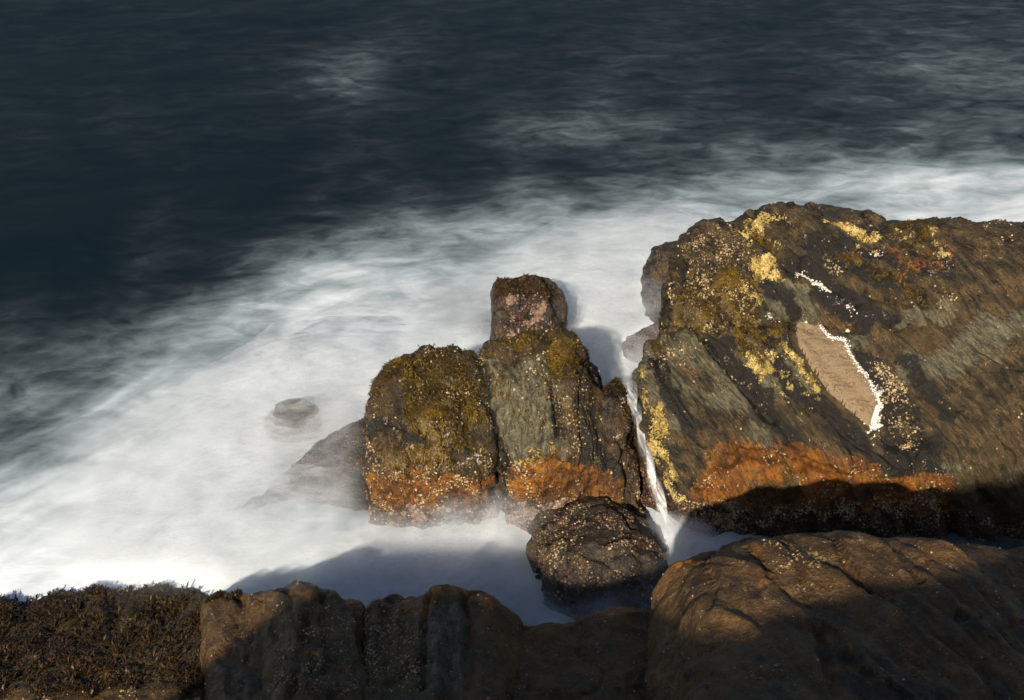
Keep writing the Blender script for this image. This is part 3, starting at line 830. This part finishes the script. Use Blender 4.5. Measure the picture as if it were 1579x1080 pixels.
build_rock('boulder', 'great brown foreground boulder with a sunlit crest and deeply shaded face',
    [[(1010, 950, .72), (1005, 1000, .8), (1000, 1110, .95)], [(1016, 925, .78), (1022, 1000, .86), (1022, 1110, 1.0)], [(1028, 895, .86), (1050, 950, .98), (1050, 1110, 1.12)], [(1048, 872, .98), (1075, 920, 1.22), (1080, 1110, 1.3)],
     [(1075, 858, 1.1), (1100, 900, 1.26), (1105, 1110, 1.35)], [(1115, 850, 1.22), (1130, 895, 1.3), (1135, 1110, 1.4)], [(1150, 836, 1.25), (1160, 890, 1.33), (1170, 1110, 1.42)], [(1180, 832, 1.26), (1195, 890, 1.34), (1205, 1110, 1.45)], [(1240, 832, 1.27), (1250, 890, 1.35), (1260, 1110, 1.45)],
     [(1290, 827, 1.34), (1300, 890, 1.37), (1310, 1110, 1.45)], [(1340, 834, 1.36), (1350, 890, 1.42), (1360, 1110, 1.45)], [(1400, 838, 1.38), (1410, 890, 1.44), (1420, 1110, 1.45)], [(1463, 842, 1.4), (1470, 900, 1.46), (1480, 1110, 1.45)], [(1600, 852, 1.3), (1610, 920, 1.36), (1620, 1110, 1.45)], [(1720, 870, 1.25), (1730, 1110, 1.4)]],
    0.45, m_near, (0.85, 0.35, -0.25), lump=0.016, bed=0.018, seed=17, ledges=2.6, chunk=0.6, block=(1.2, 1.2, 5.0),
    paint=[('rust', L((1100, 870), (1150, 860), (1230, 850), (1290, 850)), 0.09, 0.55), ('rust', L((1040, 885), (1060, 868), (1110, 856)), 0.07, 0.85), ('rust', L((1170, 845), (1185, 880), (1182, 900)), 0.05, 0.7), ('rust', L((1290, 835), (1310, 870), (1340, 900)), 0.04, 0.6), ('rust', L((1365, 900), (1385, 960), (1395, 1020)), 0.05, 0.6), ('gold', A((1190, 845), (1270, 845), (1260, 890), (1200, 895)), 0.06, 0.36), ('crust', A((1200, 840), (1290, 840), (1280, 880), (1200, 880)), 0.06, 0.5)],
    grooves=[([(1150, 840), (1175, 860), (1185, 890)], 0.025, 0.03), ([(1285, 832), (1305, 870), (1345, 920)], 0.03, 0.035), ([(1370, 845), (1420, 900)], 0.03, 0.03), ([(1080, 862), (1100, 890), (1095, 940)], 0.03, 0.025), ([(1210, 835), (1230, 870), (1250, 930)], 0.03, 0.025), ([(1190, 890), (1260, 960), (1290, 1060)], 0.04, 0.03)],
    growth=grow_k(0, 1200, 0.02, 49))

# ------------------------------------------------------------------ sand lying in the hollow of the slab
def sand_patch():
    me0 = f1.data
    co, no = coords(me0), normals(me0)
    bvh = bvh_of(me0)
    w = near(co, hits(bvh, inside([(x * 0.95 + 1288 * 0.05, y * 0.95 + 575 * 0.05) for x, y in SAND], 4)), 0.028)
    w = np.clip(w + 0.55 * fbm(co * 13.0, 3) * (w > 0) * sstep(1.0, 0.5, w), 0, 1)
    ed = np.array([tuple(p.vertices) for p in me0.polygons])
    keep = ed[(w[ed] > 0.02).all(1)]
    used = np.unique(keep)
    remap = -np.ones(len(co), dtype=np.int64)
    remap[used] = np.arange(len(used))
    f = remap[keep]
    p, n, ww = co[used], no[used], w[used]
    # level the fill: a smooth inclined bed over the hollow
    core = ww > 0.5
    X = np.c_[p[:, 0], p[:, 1], p[:, 0] ** 2, p[:, 1] ** 2, p[:, 0] * p[:, 1], np.ones(len(p))]
    sol = np.linalg.lstsq(X[core], p[core, 2], rcond=None)[0]
    bed = X @ sol + 0.028
    z = np.where(True, p[:, 2] * (1 - ww) + bed * ww, 0) + 0.012 * ww - 0.07 * (1 - ww) ** 2 + 0.003 * fbm(p * 25, 2)
    v = np.c_[p[:, :2] , z]
    m = mat_new('sand')
    k = NT(m)
    pos = k.n('ShaderNodeTexCoord').outputs['Object']
    a = k.noise(pos, 14, 4, .6)
    b = k.noise(pos, 85, 5, .75)
    col = k.mix(a, (0.175, 0.120, 0.072), (0.25, 0.180, 0.112))
    col = k.mix(k.math('MULTIPLY', k.ramp(k.math('ADD', b, k.math('MULTIPLY', a, 0.4)), 0.68, 0.86), 0.75), col, (0.055, 0.034, 0.016))
    k.out(k.bsdf(col, 0.9, k.bump(k.math('ADD', k.noise(pos, 220, 3), k.math('MULTIPLY', b, 0.8)), 0.5, 0.004), 0.2))
    o = mesh_obj('sand', v, f, m)
    tag(o, 'strip of tan sand lying in the hollow of the broad slab', 'sand', kind='stuff')
    # froth left along the edge of the sand
    rng = np.random.default_rng(77)
    both = [BVHTree.FromPolygons([tuple(q) for q in v], [tuple(q) for q in f]), bvh]
    line = along([(1264, 503), (1272, 514), (1280, 521), (1300, 524), (1309, 545), (1320, 562), (1342, 592), (1354, 620), (1350, 640), (1343, 658)], 0.8)
    spots = []
    for px, py in line:
        for _ in range(3):
            q = (px + rng.normal() * (0.8 + 1.8 * rng.random()) + 2.0, py + rng.normal() * 1.5)
            h = [hits(b_, [q]) for b_ in both]
            h = [x[0] for x in h if x]
            if h:
                if fbm(np.array([[px * 0.09, py * 0.09, 1.0]]), 2)[0] > -0.22:
                    spots.append(min(h, key=lambda x: x.y))
    c = np.array([tuple(q) for q in spots])
    n = len(c)
    r = 0.002 + 0.005 * rng.random(n) ** 2
    ring = []
    for rad, hh in ((1.0, -0.3), (0.75, 0.45), (0.1, 0.8)):
        for k_ in range(6):
            a_ = k_ * math.pi / 3
            ring.append(c + np.stack([r * rad * math.cos(a_), r * rad * math.sin(a_), r * hh], 1))
    fv = np.stack(ring, 1).reshape(-1, 3)
    ff = [(g * 6 + i, g * 6 + (i + 1) % 6, (g + 1) * 6 + (i + 1) % 6, (g + 1) * 6 + i) for g in range(2) for i in range(6)]
    ff = ((np.arange(n) * 18)[:, None, None] + np.array(ff)[None]).reshape(-1, 4)
    fo = mesh_obj('froth', fv, ff, tone_material('froth', (0.42, 0.40, 0.38), (0.78, 0.77, 0.76)))
    set_attr(fo.data, 'tone', np.repeat(rng.random(n), 18))
    tag(fo, 'thin white line of froth along the edge of the sand', 'froth', kind='stuff')
sand_patch()
# two pale shells resting on the slab by the sand
def shell(px, py, r, label):
    bvh = bvh_of([o for o in ROCK_MESHES if o.name == 'rock_dome'][0].data)
    h = hits(bvh, [(px, py)])
    if not h:
        return
    vs, fs = [], []
    K, Q = 14, 6
    for i in range(Q + 1):
        t = i / Q
        for j in range(K):
            a = 2 * math.pi * j / K
            rad = r * (1 - t ** 1.6) * (1 + 0.06 * (j % 2))
            vs.append(h[0] + Vector((rad * math.cos(a), rad * math.sin(a) * 0.9, -r * 0.25 + r * 1.15 * t)))
    for i in range(Q):
        for j in range(K):
            fs.append((i * K + j, i * K + (j + 1) % K, (i + 1) * K + (j + 1) % K, (i + 1) * K + j))
    m = mat_new('limpet_shell')
    k = NT(m)
    pos = k.n('ShaderNodeTexCoord').outputs['Object']
    k.out(k.bsdf(k.mix(k.noise(pos, 60, 3), (0.45, 0.33, 0.2), (0.7, 0.6, 0.46)), 0.6))
    tag(mesh_obj('limpet_shell', vs, fs, m), label, 'shell')
shell(1307, 510, 0.016, 'round pale limpet shell beside the upper end of the sand')
shell(1243, 497, 0.011, 'tiny pale limpet shell above the narrow tip of the sand')

# ------------------------------------------------------------------ the ledge the photographer stands on
def cliff():
    bm = bmesh.new()
    rim = [(-4.1, 0.1, 1.7), (-3.1, 0.1, 2.3), (-2.65, 0.1, 2.96), (-2.3, 0.1, 3.31), (-1.85, 0.1, 3.40), (-1.35, 0.1, 3.36), (-1.0, 0.1, 3.24), (-0.55, 0.1, 3.28), (0.1, 0.1, 3.48), (0.65, 0.1, 3.66), (1.8, 0.1, 3.86), (3.6, 0.0, 3.98), (5.5, -0.2, 3.98)]
    prof = [(-9.0, 0.9), (-4.0, 0.55), (-1.2, 0.12), (0.0, 0.0)]
    for (x0, y0, z0), (x1, y1, z1) in zip(rim[:-1], rim[1:]):
        pts = []
        for x, y, z in ((x0, y0, z0), (x1, y1, z1)):
            pts += [Vector((x, y, z)), Vector((x, y - 1.5, z - 0.02)), Vector((x, y - 6, z - 0.1)), Vector((x, y - 6, -1)), Vector((x, 2.9, -1)), Vector((x, 2.6, 0.4)), Vector((x, 1.2, z * 0.55))]
        bmesh.ops.convex_hull(bm, input=[bm.verts.new(p) for p in pts])
    me = bpy.data.meshes.new('cliff_ledge')
    bm.to_mesh(me)
    bm.free()
    o = bpy.data.objects.new('block', me)
    COL.objects.link(o)
    m1 = o.modifiers.new('a', 'REMESH'); m1.mode = 'VOXEL'; m1.voxel_size = 0.1
    m2 = o.modifiers.new('b', 'SMOOTH'); m2.factor = 0.5; m2.iterations = 2
    out = evaluated(o)
    bpy.data.objects.remove(o)
    co, no = coords(out), normals(out)
    out.vertices.foreach_set('co', (co + no * (0.05 * fbm(co * 1.9, 4))[:, None]).astype(np.float32).ravel())
    out.update()
    for k_ in MASKS:
        set_attr(out, k_, np.zeros(len(co)))
    out.polygons.foreach_set('use_smooth', np.ones(len(out.polygons), dtype=bool))
    out.materials.clear()
    out.materials.append(m_near)
    ob = bpy.data.objects.new('terrain', out)
    COL.objects.link(ob)
    tag(ob, 'brown rock ledge of the shore behind the foreground rocks', 'terrain', kind='structure')
cliff()

# ------------------------------------------------------------------ sea: how much foam lies on the water, surveyed at spots
FOAM = [(120,'120:.06 300:.05 430:.09 530:.27 640:.09 800:.08 1000:.12 1200:.10 1380:.14 1450:.28'),
 (40,'0:.06 400:.06 800:.07 1200:.09 1579:.16'), (-60,'0:.06 400:.06 800:.07 1200:.08 1579:.12'),
 (165,'120:.08 400:.07 700:.07 850:.10 1000:.12 1200:.08 1400:.15 1550:.2'),
 (195,'120:.07 400:.06 700:.07 820:.22 900:.34 1000:.24 1080:.12 1200:.15 1300:.12 1440:.26 1570:.26'),
 (235,'0:.07 120:.06 400:.04 700:.05 900:.10 1050:.15 1150:.25 1250:.28 1350:.22 1450:.2 1570:.2'),
 (275,'120:.04 400:.03 700:.05 900:.08 1000:.22 1100:.40 1200:.48 1300:.62 1400:.80 1460:.82 1570:.82'),
 (315,'0:.04 120:.03 400:.03 550:.07 700:.18 800:.30 900:.34 1000:.50 1080:.58 1200:.7 1400:.86 1570:.88'),
 (360,'120:.02 350:.03 450:.12 550:.35 650:.50 720:.50 800:.68 900:.85 1000:.72 1100:.8'),
 (420,'0:.03 120:.02 300:.03 380:.22 450:.55 550:.76 650:.76 725:.55 800:.86 920:.96 1000:.92'),
 (480,'120:.09 220:.12 300:.32 400:.68 500:.80 600:.84 690:.66 740:.45 900:1 1000:.96'),
 (540,'0:.2 120:.26 220:.40 320:.58 420:.70 520:.90 620:.92 700:.9 950:1'),
 (600,'120:.32 200:.52 300:.68 400:.84 500:.92 560:.88 940:.9 1000:.9'),
 (660,'0:.35 120:.38 200:.62 300:.82 380:.92 480:.82 550:.55'),
 (720,'120:.60 200:.92 300:.98 380:.86 480:.62 550:.48'),
 (780,'0:.7 120:.86 200:.98 300:.95 400:.66 500:.55 560:.46'),
 (840,'0:.9 120:.96 250:1 350:.92 450:.92 550:.95 700:.98 850:.95 1060:1'),
 (900,'0:1 120:1 250:1 350:.9 450:.85 600:.82 750:.82 1000:.85 1100:.8'),
 (960,'0:1 250:1 500:.8 800:.75 1000:.8 1400:.7'), (870,'1150:.55 1300:.45 1500:.4'), (835,'1120:.7 1200:.45 1300:.35 1500:.35')]
FP, FV = [], []
for y_, row in FOAM:
    for it in row.split():
        x_, v_ = it.split(':')
        FP.append(at(float(x_), y_, 0)[:2])
        FV.append(float(v_))
FP, FV = np.array(FP), np.array(FV)
def foam_at(x, y):
    out = np.empty(len(x))
    dist0 = np.hypot(FP[:, 0], FP[:, 1])
    rad = 0.055 * dist0
    for s in range(0, len(x), 20000):
        dx = x[s:s + 20000, None] - FP[None, :, 0]
        dy = (y[s:s + 20000, None] - FP[None, :, 1]) * 0.75
        w = 1.0 / ((dx * dx + dy * dy) / (rad * rad)[None] + 0.25) ** 2
        out[s:s + 20000] = (w * FV[None]).sum(1) / w.sum(1)
    return out

def swell(x, y):
    p = np.stack([x * 0.35, y * 0.6, np.zeros_like(x)], 1)
    return 0.05 * fbm(p, 3)
def grid_mesh(xs, ys, zf):
    X, Y = np.meshgrid(xs, ys)
    x, y = X.ravel(), Y.ravel()
    v = np.stack([x, y, zf(x, y)], 1)
    nx, ny = len(xs), len(ys)
    i = np.arange(ny - 1)[:, None] * nx + np.arange(nx - 1)[None]
    i = i.ravel()
    return v, np.stack([i, i + 1, i + nx + 1, i + nx], 1)
def spaced(a, b, d, far, grow=1.25):
    mid = list(np.arange(a, b, d))
    lo, s = [a], d
    while lo[-1] > -far:
        s *= grow
        lo.append(lo[-1] - s)
    hi, s = [mid[-1]], d
    while hi[-1] < far:
        s *= grow
        hi.append(hi[-1] + s)
    return np.array(lo[1:][::-1] + mid + hi[1:])
def wisps(x, y):
    """drawn-out strands of foam, trailing the way the water runs (towards +x, slightly away)"""
    c, s_ = math.cos(R(14)), math.sin(R(14))
    u, v = x * c + y * s_, -x * s_ + y * c
    w = fbm(np.stack([x * 0.8, y * 0.8, 0 * x + 3], 1), 3)
    p = np.stack([u * 0.8 + 0.9 * w, v * 1.5 + 0.9 * w, 0 * x], 1)
    q = np.stack([u * 2.0 + 1.6 * w, v * 4.0 + 2.4 * w, 0 * x + 8], 1)
    a, b = fbm(p, 5, 0.55), fbm(q, 4, 0.6)
    # backwash drawn diagonally off the rocks in the near left
    c, s_ = math.cos(R(52)), math.sin(R(52))
    u, v = x * c + y * s_, -x * s_ + y * c
    p = np.stack([u * 0.55 + 0.5 * w, v * 2.2 + 0.6 * w, 0 * x + 21], 1)
    q = np.stack([u * 1.3 + 0.9 * w, v * 6.5 + 1.2 * w, 0 * x + 28], 1)
    t = sstep(9.6, 7.6, y) * sstep(0.6, -0.6, x)
    return a * (1 - t) + t * fbm(p, 5, 0.55), b * (1 - t) + t * fbm(q, 4, 0.6)
def foam_value(x, y):
    a, b = wisps(x, y)
    g = foam_at(x + 0.12 * a * 2, y + 0.35 * a)
    amp = 0.06 + 0.30 * g + 0.75 * np.clip(4 * g * (1 - g), 0, 1) ** 1.3
    f = g + (0.40 * a + 0.24 * b) * amp * (0.55 + 0.45 * sstep(16, 9, y))
    return np.clip(f, 0, 1.05)

def foam_nodes(k, shade=1.0):
    """(colour of foam, fine strand noise)"""
    pos = k.n('ShaderNodeTexCoord').outputs['Object']
    m = k.mapping(pos, rot=(0, 0, R(-14)), scale=(1.0, 1.7, 1.0))
    n1 = k.noise(m, 1.9, 6, 0.58, 0.9)
    n2 = k.noise(m, 6.0, 5, 0.6, 1.2)
    return pos, n1, n2

def sea():
    xs = spaced(-10.0, 10.0, 0.035, 900)
    ys = np.concatenate([np.arange(2.0, 21.0, 0.035), 21 + np.cumsum(0.05 * 1.22 ** np.arange(45))])
    v, f = grid_mesh(xs, ys, lambda x, y: swell(x, y) * np.exp(-np.maximum(0, np.hypot(x, y - 10) - 40) / 100))
    m = mat_new('sea_water')
    k = NT(m)
    pos, n1, n2 = foam_nodes(k)
    a = k.attr('foam').outputs['Fac']
    mid = k.math('MULTIPLY', k.math('MULTIPLY', a, k.math('SUBTRACT', 1.08, a)), 4.0)
    fine = k.math('ADD', k.math('MULTIPLY', k.math('SUBTRACT', n1, 0.5), 0.6), k.math('MULTIPLY', k.math('SUBTRACT', n2, 0.5), 0.14))
    val = k.math('ADD', a, k.math('MULTIPLY', fine, k.math('ADD', k.math('MULTIPLY', mid, 1.0), 0.02)))
    clampn = k.n('ShaderNodeClamp')
    k.put(clampn.inputs['Value'], val)
    cov = k.math('POWER', clampn.outputs[0], 1.9)
    deep = k.mix(k.noise(pos, 0.25, 3), (0.0018, 0.0055, 0.0120), (0.0028, 0.0100, 0.0150))
    deep = k.mix(k.ramp(cov, 0.0, 0.25, 0.0, 0.6), deep, (0.035, 0.075, 0.080))
    water = k.bsdf(deep, 0.62, None, 0.08)
    foam = k.n('ShaderNodeBsdfDiffuse')
    k.put(foam.inputs['Color'], k.mix(k.ramp(a, 0.5, 1.0), (0.62, 0.72, 0.80), (0.80, 0.85, 0.91)))
    k.put(foam.inputs['Normal'], k.bump(n1, 0.2, 0.05))
    mixs = k.n('ShaderNodeMixShader')
    k.put(mixs.inputs[0], cov)
    k.t.links.new(water, mixs.inputs[1])
    k.t.links.new(foam.outputs[0], mixs.inputs[2])
    k.out(mixs.outputs[0])
    o = mesh_obj('sea', v, f, m)
    x, y = v[:, 0], v[:, 1]
    fv = np.full(len(x), 0.12)
    inn = (np.abs(x) < 11) & (y < 24)
    fv[inn] = foam_value(x[inn], y[inn])
    fade = sstep(18, 24, y)
    fv = fv * (1 - fade) + 0.10 * fade
    set_attr(o.data, 'foam', fv)
    tag(o, 'dark blue sea breaking into white foam among the rocks', 'sea', kind='structure')
sea()

# ------------------------------------------------------------------ veils of spray and thin foam lying over the water and washing up the rocks
def all_rocks_bvh():
    vs, fs, base = [], [], 0
    for o in ROCK_MESHES:
        if o.get('awash'):
            continue
        c = coords(o.data)
        vs += [tuple(q) for q in c]
        fs += [tuple(i + base for i in p.vertices) for p in o.data.polygons]
        base += len(c)
    return BVHTree.FromPolygons(vs, fs)
ROCKS = all_rocks_bvh()
def m_veil():
    m = mat_new('foam_veil')
    k = NT(m)
    pos, n1, n2 = foam_nodes(k)
    a = k.attr('veil').outputs['Fac']
    f = k.math('MULTIPLY', a, k.ramp(k.math('ADD', k.math('MULTIPLY', n1, 0.65), k.math('MULTIPLY', n2, 0.35)), 0.36, 0.64, 0.25, 1.6))
    cl = k.n('ShaderNodeClamp')
    k.put(cl.inputs['Value'], f)
    d = k.n('ShaderNodeBsdfDiffuse')
    d.inputs['Color'].default_value = (0.81, 0.85, 0.90, 1)
    tl = k.n('ShaderNodeBsdfTranslucent')
    tl.inputs['Color'].default_value = (0.81, 0.85, 0.90, 1)
    ms = k.n('ShaderNodeMixShader')
    ms.inputs[0].default_value = 0.3
    k.t.links.new(d.outputs[0], ms.inputs[1])
    k.t.links.new(tl.outputs[0], ms.inputs[2])
    geo = k.n('ShaderNodeNewGeometry')
    va = k.n('ShaderNodeVectorMath')
    va.operation = 'ADD'
    k.put(va.inputs[0], geo.outputs['Normal'])
    va.inputs[1].default_value = (0, 0, 2.5)
    vn = k.n('ShaderNodeVectorMath')
    vn.operation = 'NORMALIZE'
    k.put(vn.inputs[0], va.outputs[0])
    k.put(d.inputs['Normal'], vn.outputs[0])
    tr = k.n('ShaderNodeBsdfTransparent')
    mx = k.n('ShaderNodeMixShader')
    k.t.links.new(cl.outputs[0], mx.inputs[0])
    k.t.links.new(tr.outputs[0], mx.inputs[1])
    k.t.links.new(ms.outputs[0], mx.inputs[2])
    k.out(mx.outputs[0])
    return m
VEIL_MAT = m_veil()
# where the spray rises: (px, py on the water, height m, thickness 0-1, radius m)
SPRAY = [(600, 832, .26, 1., .32), (680, 834, .30, 1.1, .34), (760, 832, .34, 1.2, .32), (815, 826, .34, 1.2, .27),
         (890, 545, .55, 1.0, .5), (900, 490, .55, 1.0, .6), (940, 450, .4, .7, .8), (960, 420, .3, .5, .9), (985, 480, .42, .8, .6), (1000, 430, .4, .7, .6), (1020, 390, .4, .6, .6), (1010, 540, .4, .9, .35), (960, 560, .4, .7, .3),
         (700, 560, .3, .7, .5), (740, 480, .12, .3, .5), (560, 630, .36, .9, .5), (500, 600, .45, 1., .6),
         (430, 640, .5, 1.1, .5), (455, 668, .45, 1.1, .4), (400, 660, .4, 1., .5), (450, 720, .42, .85, .5), (500, 760, .40, .6, .45), (400, 780, .34, 1.0, .5), (330, 820, .3, 1.3, .45), (540, 740, .46, .45, .35), (555, 690, .5, .55, .35), (560, 800, .30, .5, .3), (460, 815, .26, .8, .4),
         (300, 700, .2, .6, .8), (250, 820, .15, .7, .8), (1060, 850, .16, 1., .25), (1030, 845, .20, 1., .2),
         (900, 960, .24, .6, .35), (850, 920, .22, .5, .25), (980, 920, .30, .75, .3), (1010, 880, .25, .8, .2), (640, 900, .05, .5, .6)]
SP = [(at(a, b, 0), h, t, r) for a, b, h, t, r in SPRAY]
def veils():
    xs = np.arange(-4.2, 2.2, 0.05)
    ys = np.arange(5.0, 11.5, 0.05)
    for layer in range(6):
        frac = (0.12, 0.28, 0.45, 0.62, 0.8, 1.0)[layer]
        v, f = grid_mesh(xs, ys, lambda x, y: 0 * x)
        x, y = v[:, 0], v[:, 1]
        H = np.zeros(len(x)); T = np.zeros(len(x)); W = np.full(len(x), 1e-6)
        for c, h, t, r in SP:
            w = np.exp(-((x - c.x) ** 2 + (y - c.y) ** 2) / (r * r))
            H += w * h; T += w * t; W += w
        cover = np.clip(W, 0, 1)
        H, T = H / W, T / W * cover
        lump_ = fbm(np.stack([x * 1.3, y * 1.3, 0 * x + 4.4 * layer], 1), 4)
        z = swell(x, y) + 0.012 + frac * H * (0.9 + 0.5 * lump_) * cover
        v[:, 2] = z
        a = 0.42 * T * cover * (1.2 - 0.75 * frac) * sstep(-0.5, 0.4, lump_ + 0.1)
        d = np.full(len(x), 9.0)
        idx = np.nonzero(a > 0.004)[0]
        for i in idx:
            h_ = ROCKS.find_nearest(v[i], 0.3)
            if h_[0] is not None:
                d[i] = h_[3] if (v[i] - np.array(h_[0])) @ np.array(h_[1]) > 0 else 0.0
        wa, wb = wisps(x + 0.3 * frac, y + 0.2 * frac)
        a *= np.clip(1.0 + 1.1 * wa + 0.8 * wb, 0.15, 1.8)
        a *= sstep(0.0, 0.20, d)
        keep = (a[f] > 0.003).any(1)
        f = f[keep]
        used = np.unique(f)
        rm = -np.ones(len(x), dtype=np.int64)
        rm[used] = np.arange(len(used))
        o = mesh_obj('sea_foam', v[used], rm[f], VEIL_MAT)
        set_attr(o.data, 'veil', a[used])
        tag(o, ('thin film of white foam lying on the water round the boulders', 'low veil of foam washing against the boulder feet',
                'knee-high drifting veil of foam round the boulders', 'drifting veil of spray above the foam round the boulders', 'upper thin veil of spray among the rocks', 'highest faint spray hanging over the surf between the rocks')[layer], 'foam', 'spray veils', 'stuff')
veils()

# ------------------------------------------------------------------ water falling through the cleft
def fall():
    path = [(955, 565, .66, 30), (966, 592, .70, 22), (976, 620, .66, 12), (984, 650, .60, 9), (994, 690, .49, 9), (1005, 730, .37, 10), (1016, 770, .24, 11), (1027, 806, .12, 15), (1036, 834, .04, 24), (1046, 856, .02, 44)]
    K = 11
    vs, al = [], []
    pts = []
    for a, b in zip(path[:-1], path[1:]):
        for i in range(6):
            pts.append([a[j] + (b[j] - a[j]) * i / 6 for j in range(4)])
    for n_, (px, py, z, hw) in enumerate(pts):
        for j in range(K):
            s = j / (K - 1) * 2 - 1
            p = at(px + s * hw, py, z)
            vs.append(p + Vector((0.012 * math.sin(n_ * 0.7 + j), -0.03 * (1 - s * s) + 0.012 * math.sin(j * 1.9 + n_ * 0.23), 0.035 * (1 - s * s))))
            al.append(0.62 * (1 - s * s) ** 1.7 * min(1, n_ / 10) * min(1, (len(pts) - n_) / 16))
    fs = []
    for i in range(len(pts) - 1):
        for j in range(K - 1):
            fs.append((i * K + j, i * K + j + 1, (i + 1) * K + j + 1, (i + 1) * K + j))
    m = mat_new('falling_water')
    k = NT(m)
    fl = k.attr('flow').outputs['Vector']
    n1 = k.noise(k.mapping(fl, scale=(7.0, 0.9, 1.0)), 1.0, 5, 0.6, 0.6)
    n2 = k.noise(k.mapping(fl, scale=(2.0, 4.0, 1.0)), 1.0, 4, 0.6, 0.5)
    al_ = k.math('MULTIPLY', k.attr('veil').outputs['Fac'], k.math('MULTIPLY', k.ramp(n1, 0.34, 0.66, 0.35, 1.25), k.ramp(n2, 0.3, 0.65, 0.6, 1.05)))
    cl = k.n('ShaderNodeClamp')
    k.put(cl.inputs['Value'], al_)
    df = k.n('ShaderNodeBsdfDiffuse')
    df.inputs['Color'].default_value = (0.80, 0.82, 0.85, 1)
    mx = k.n('ShaderNodeMixShader')
    k.put(mx.inputs[0], cl.outputs[0])
    k.t.links.new(k.n('ShaderNodeBsdfTransparent').outputs[0], mx.inputs[1])
    k.t.links.new(df.outputs[0], mx.inputs[2])
    k.out(mx.outputs[0])
    o = mesh_obj('waterfall', np.array([tuple(p) for p in vs]), np.array(fs), m)
    set_attr(o.data, 'veil', np.array(al))
    o.data.attributes.new('flow', 'FLOAT_VECTOR', 'POINT').data.foreach_set('vector', np.array([(j / (K - 1), i / 6.0, 0) for i in range(len(pts)) for j in range(K)], dtype=np.float32).ravel())
    tag(o, 'narrow white stream falling through the cleft beside the steep slab', 'waterfall')
fall()
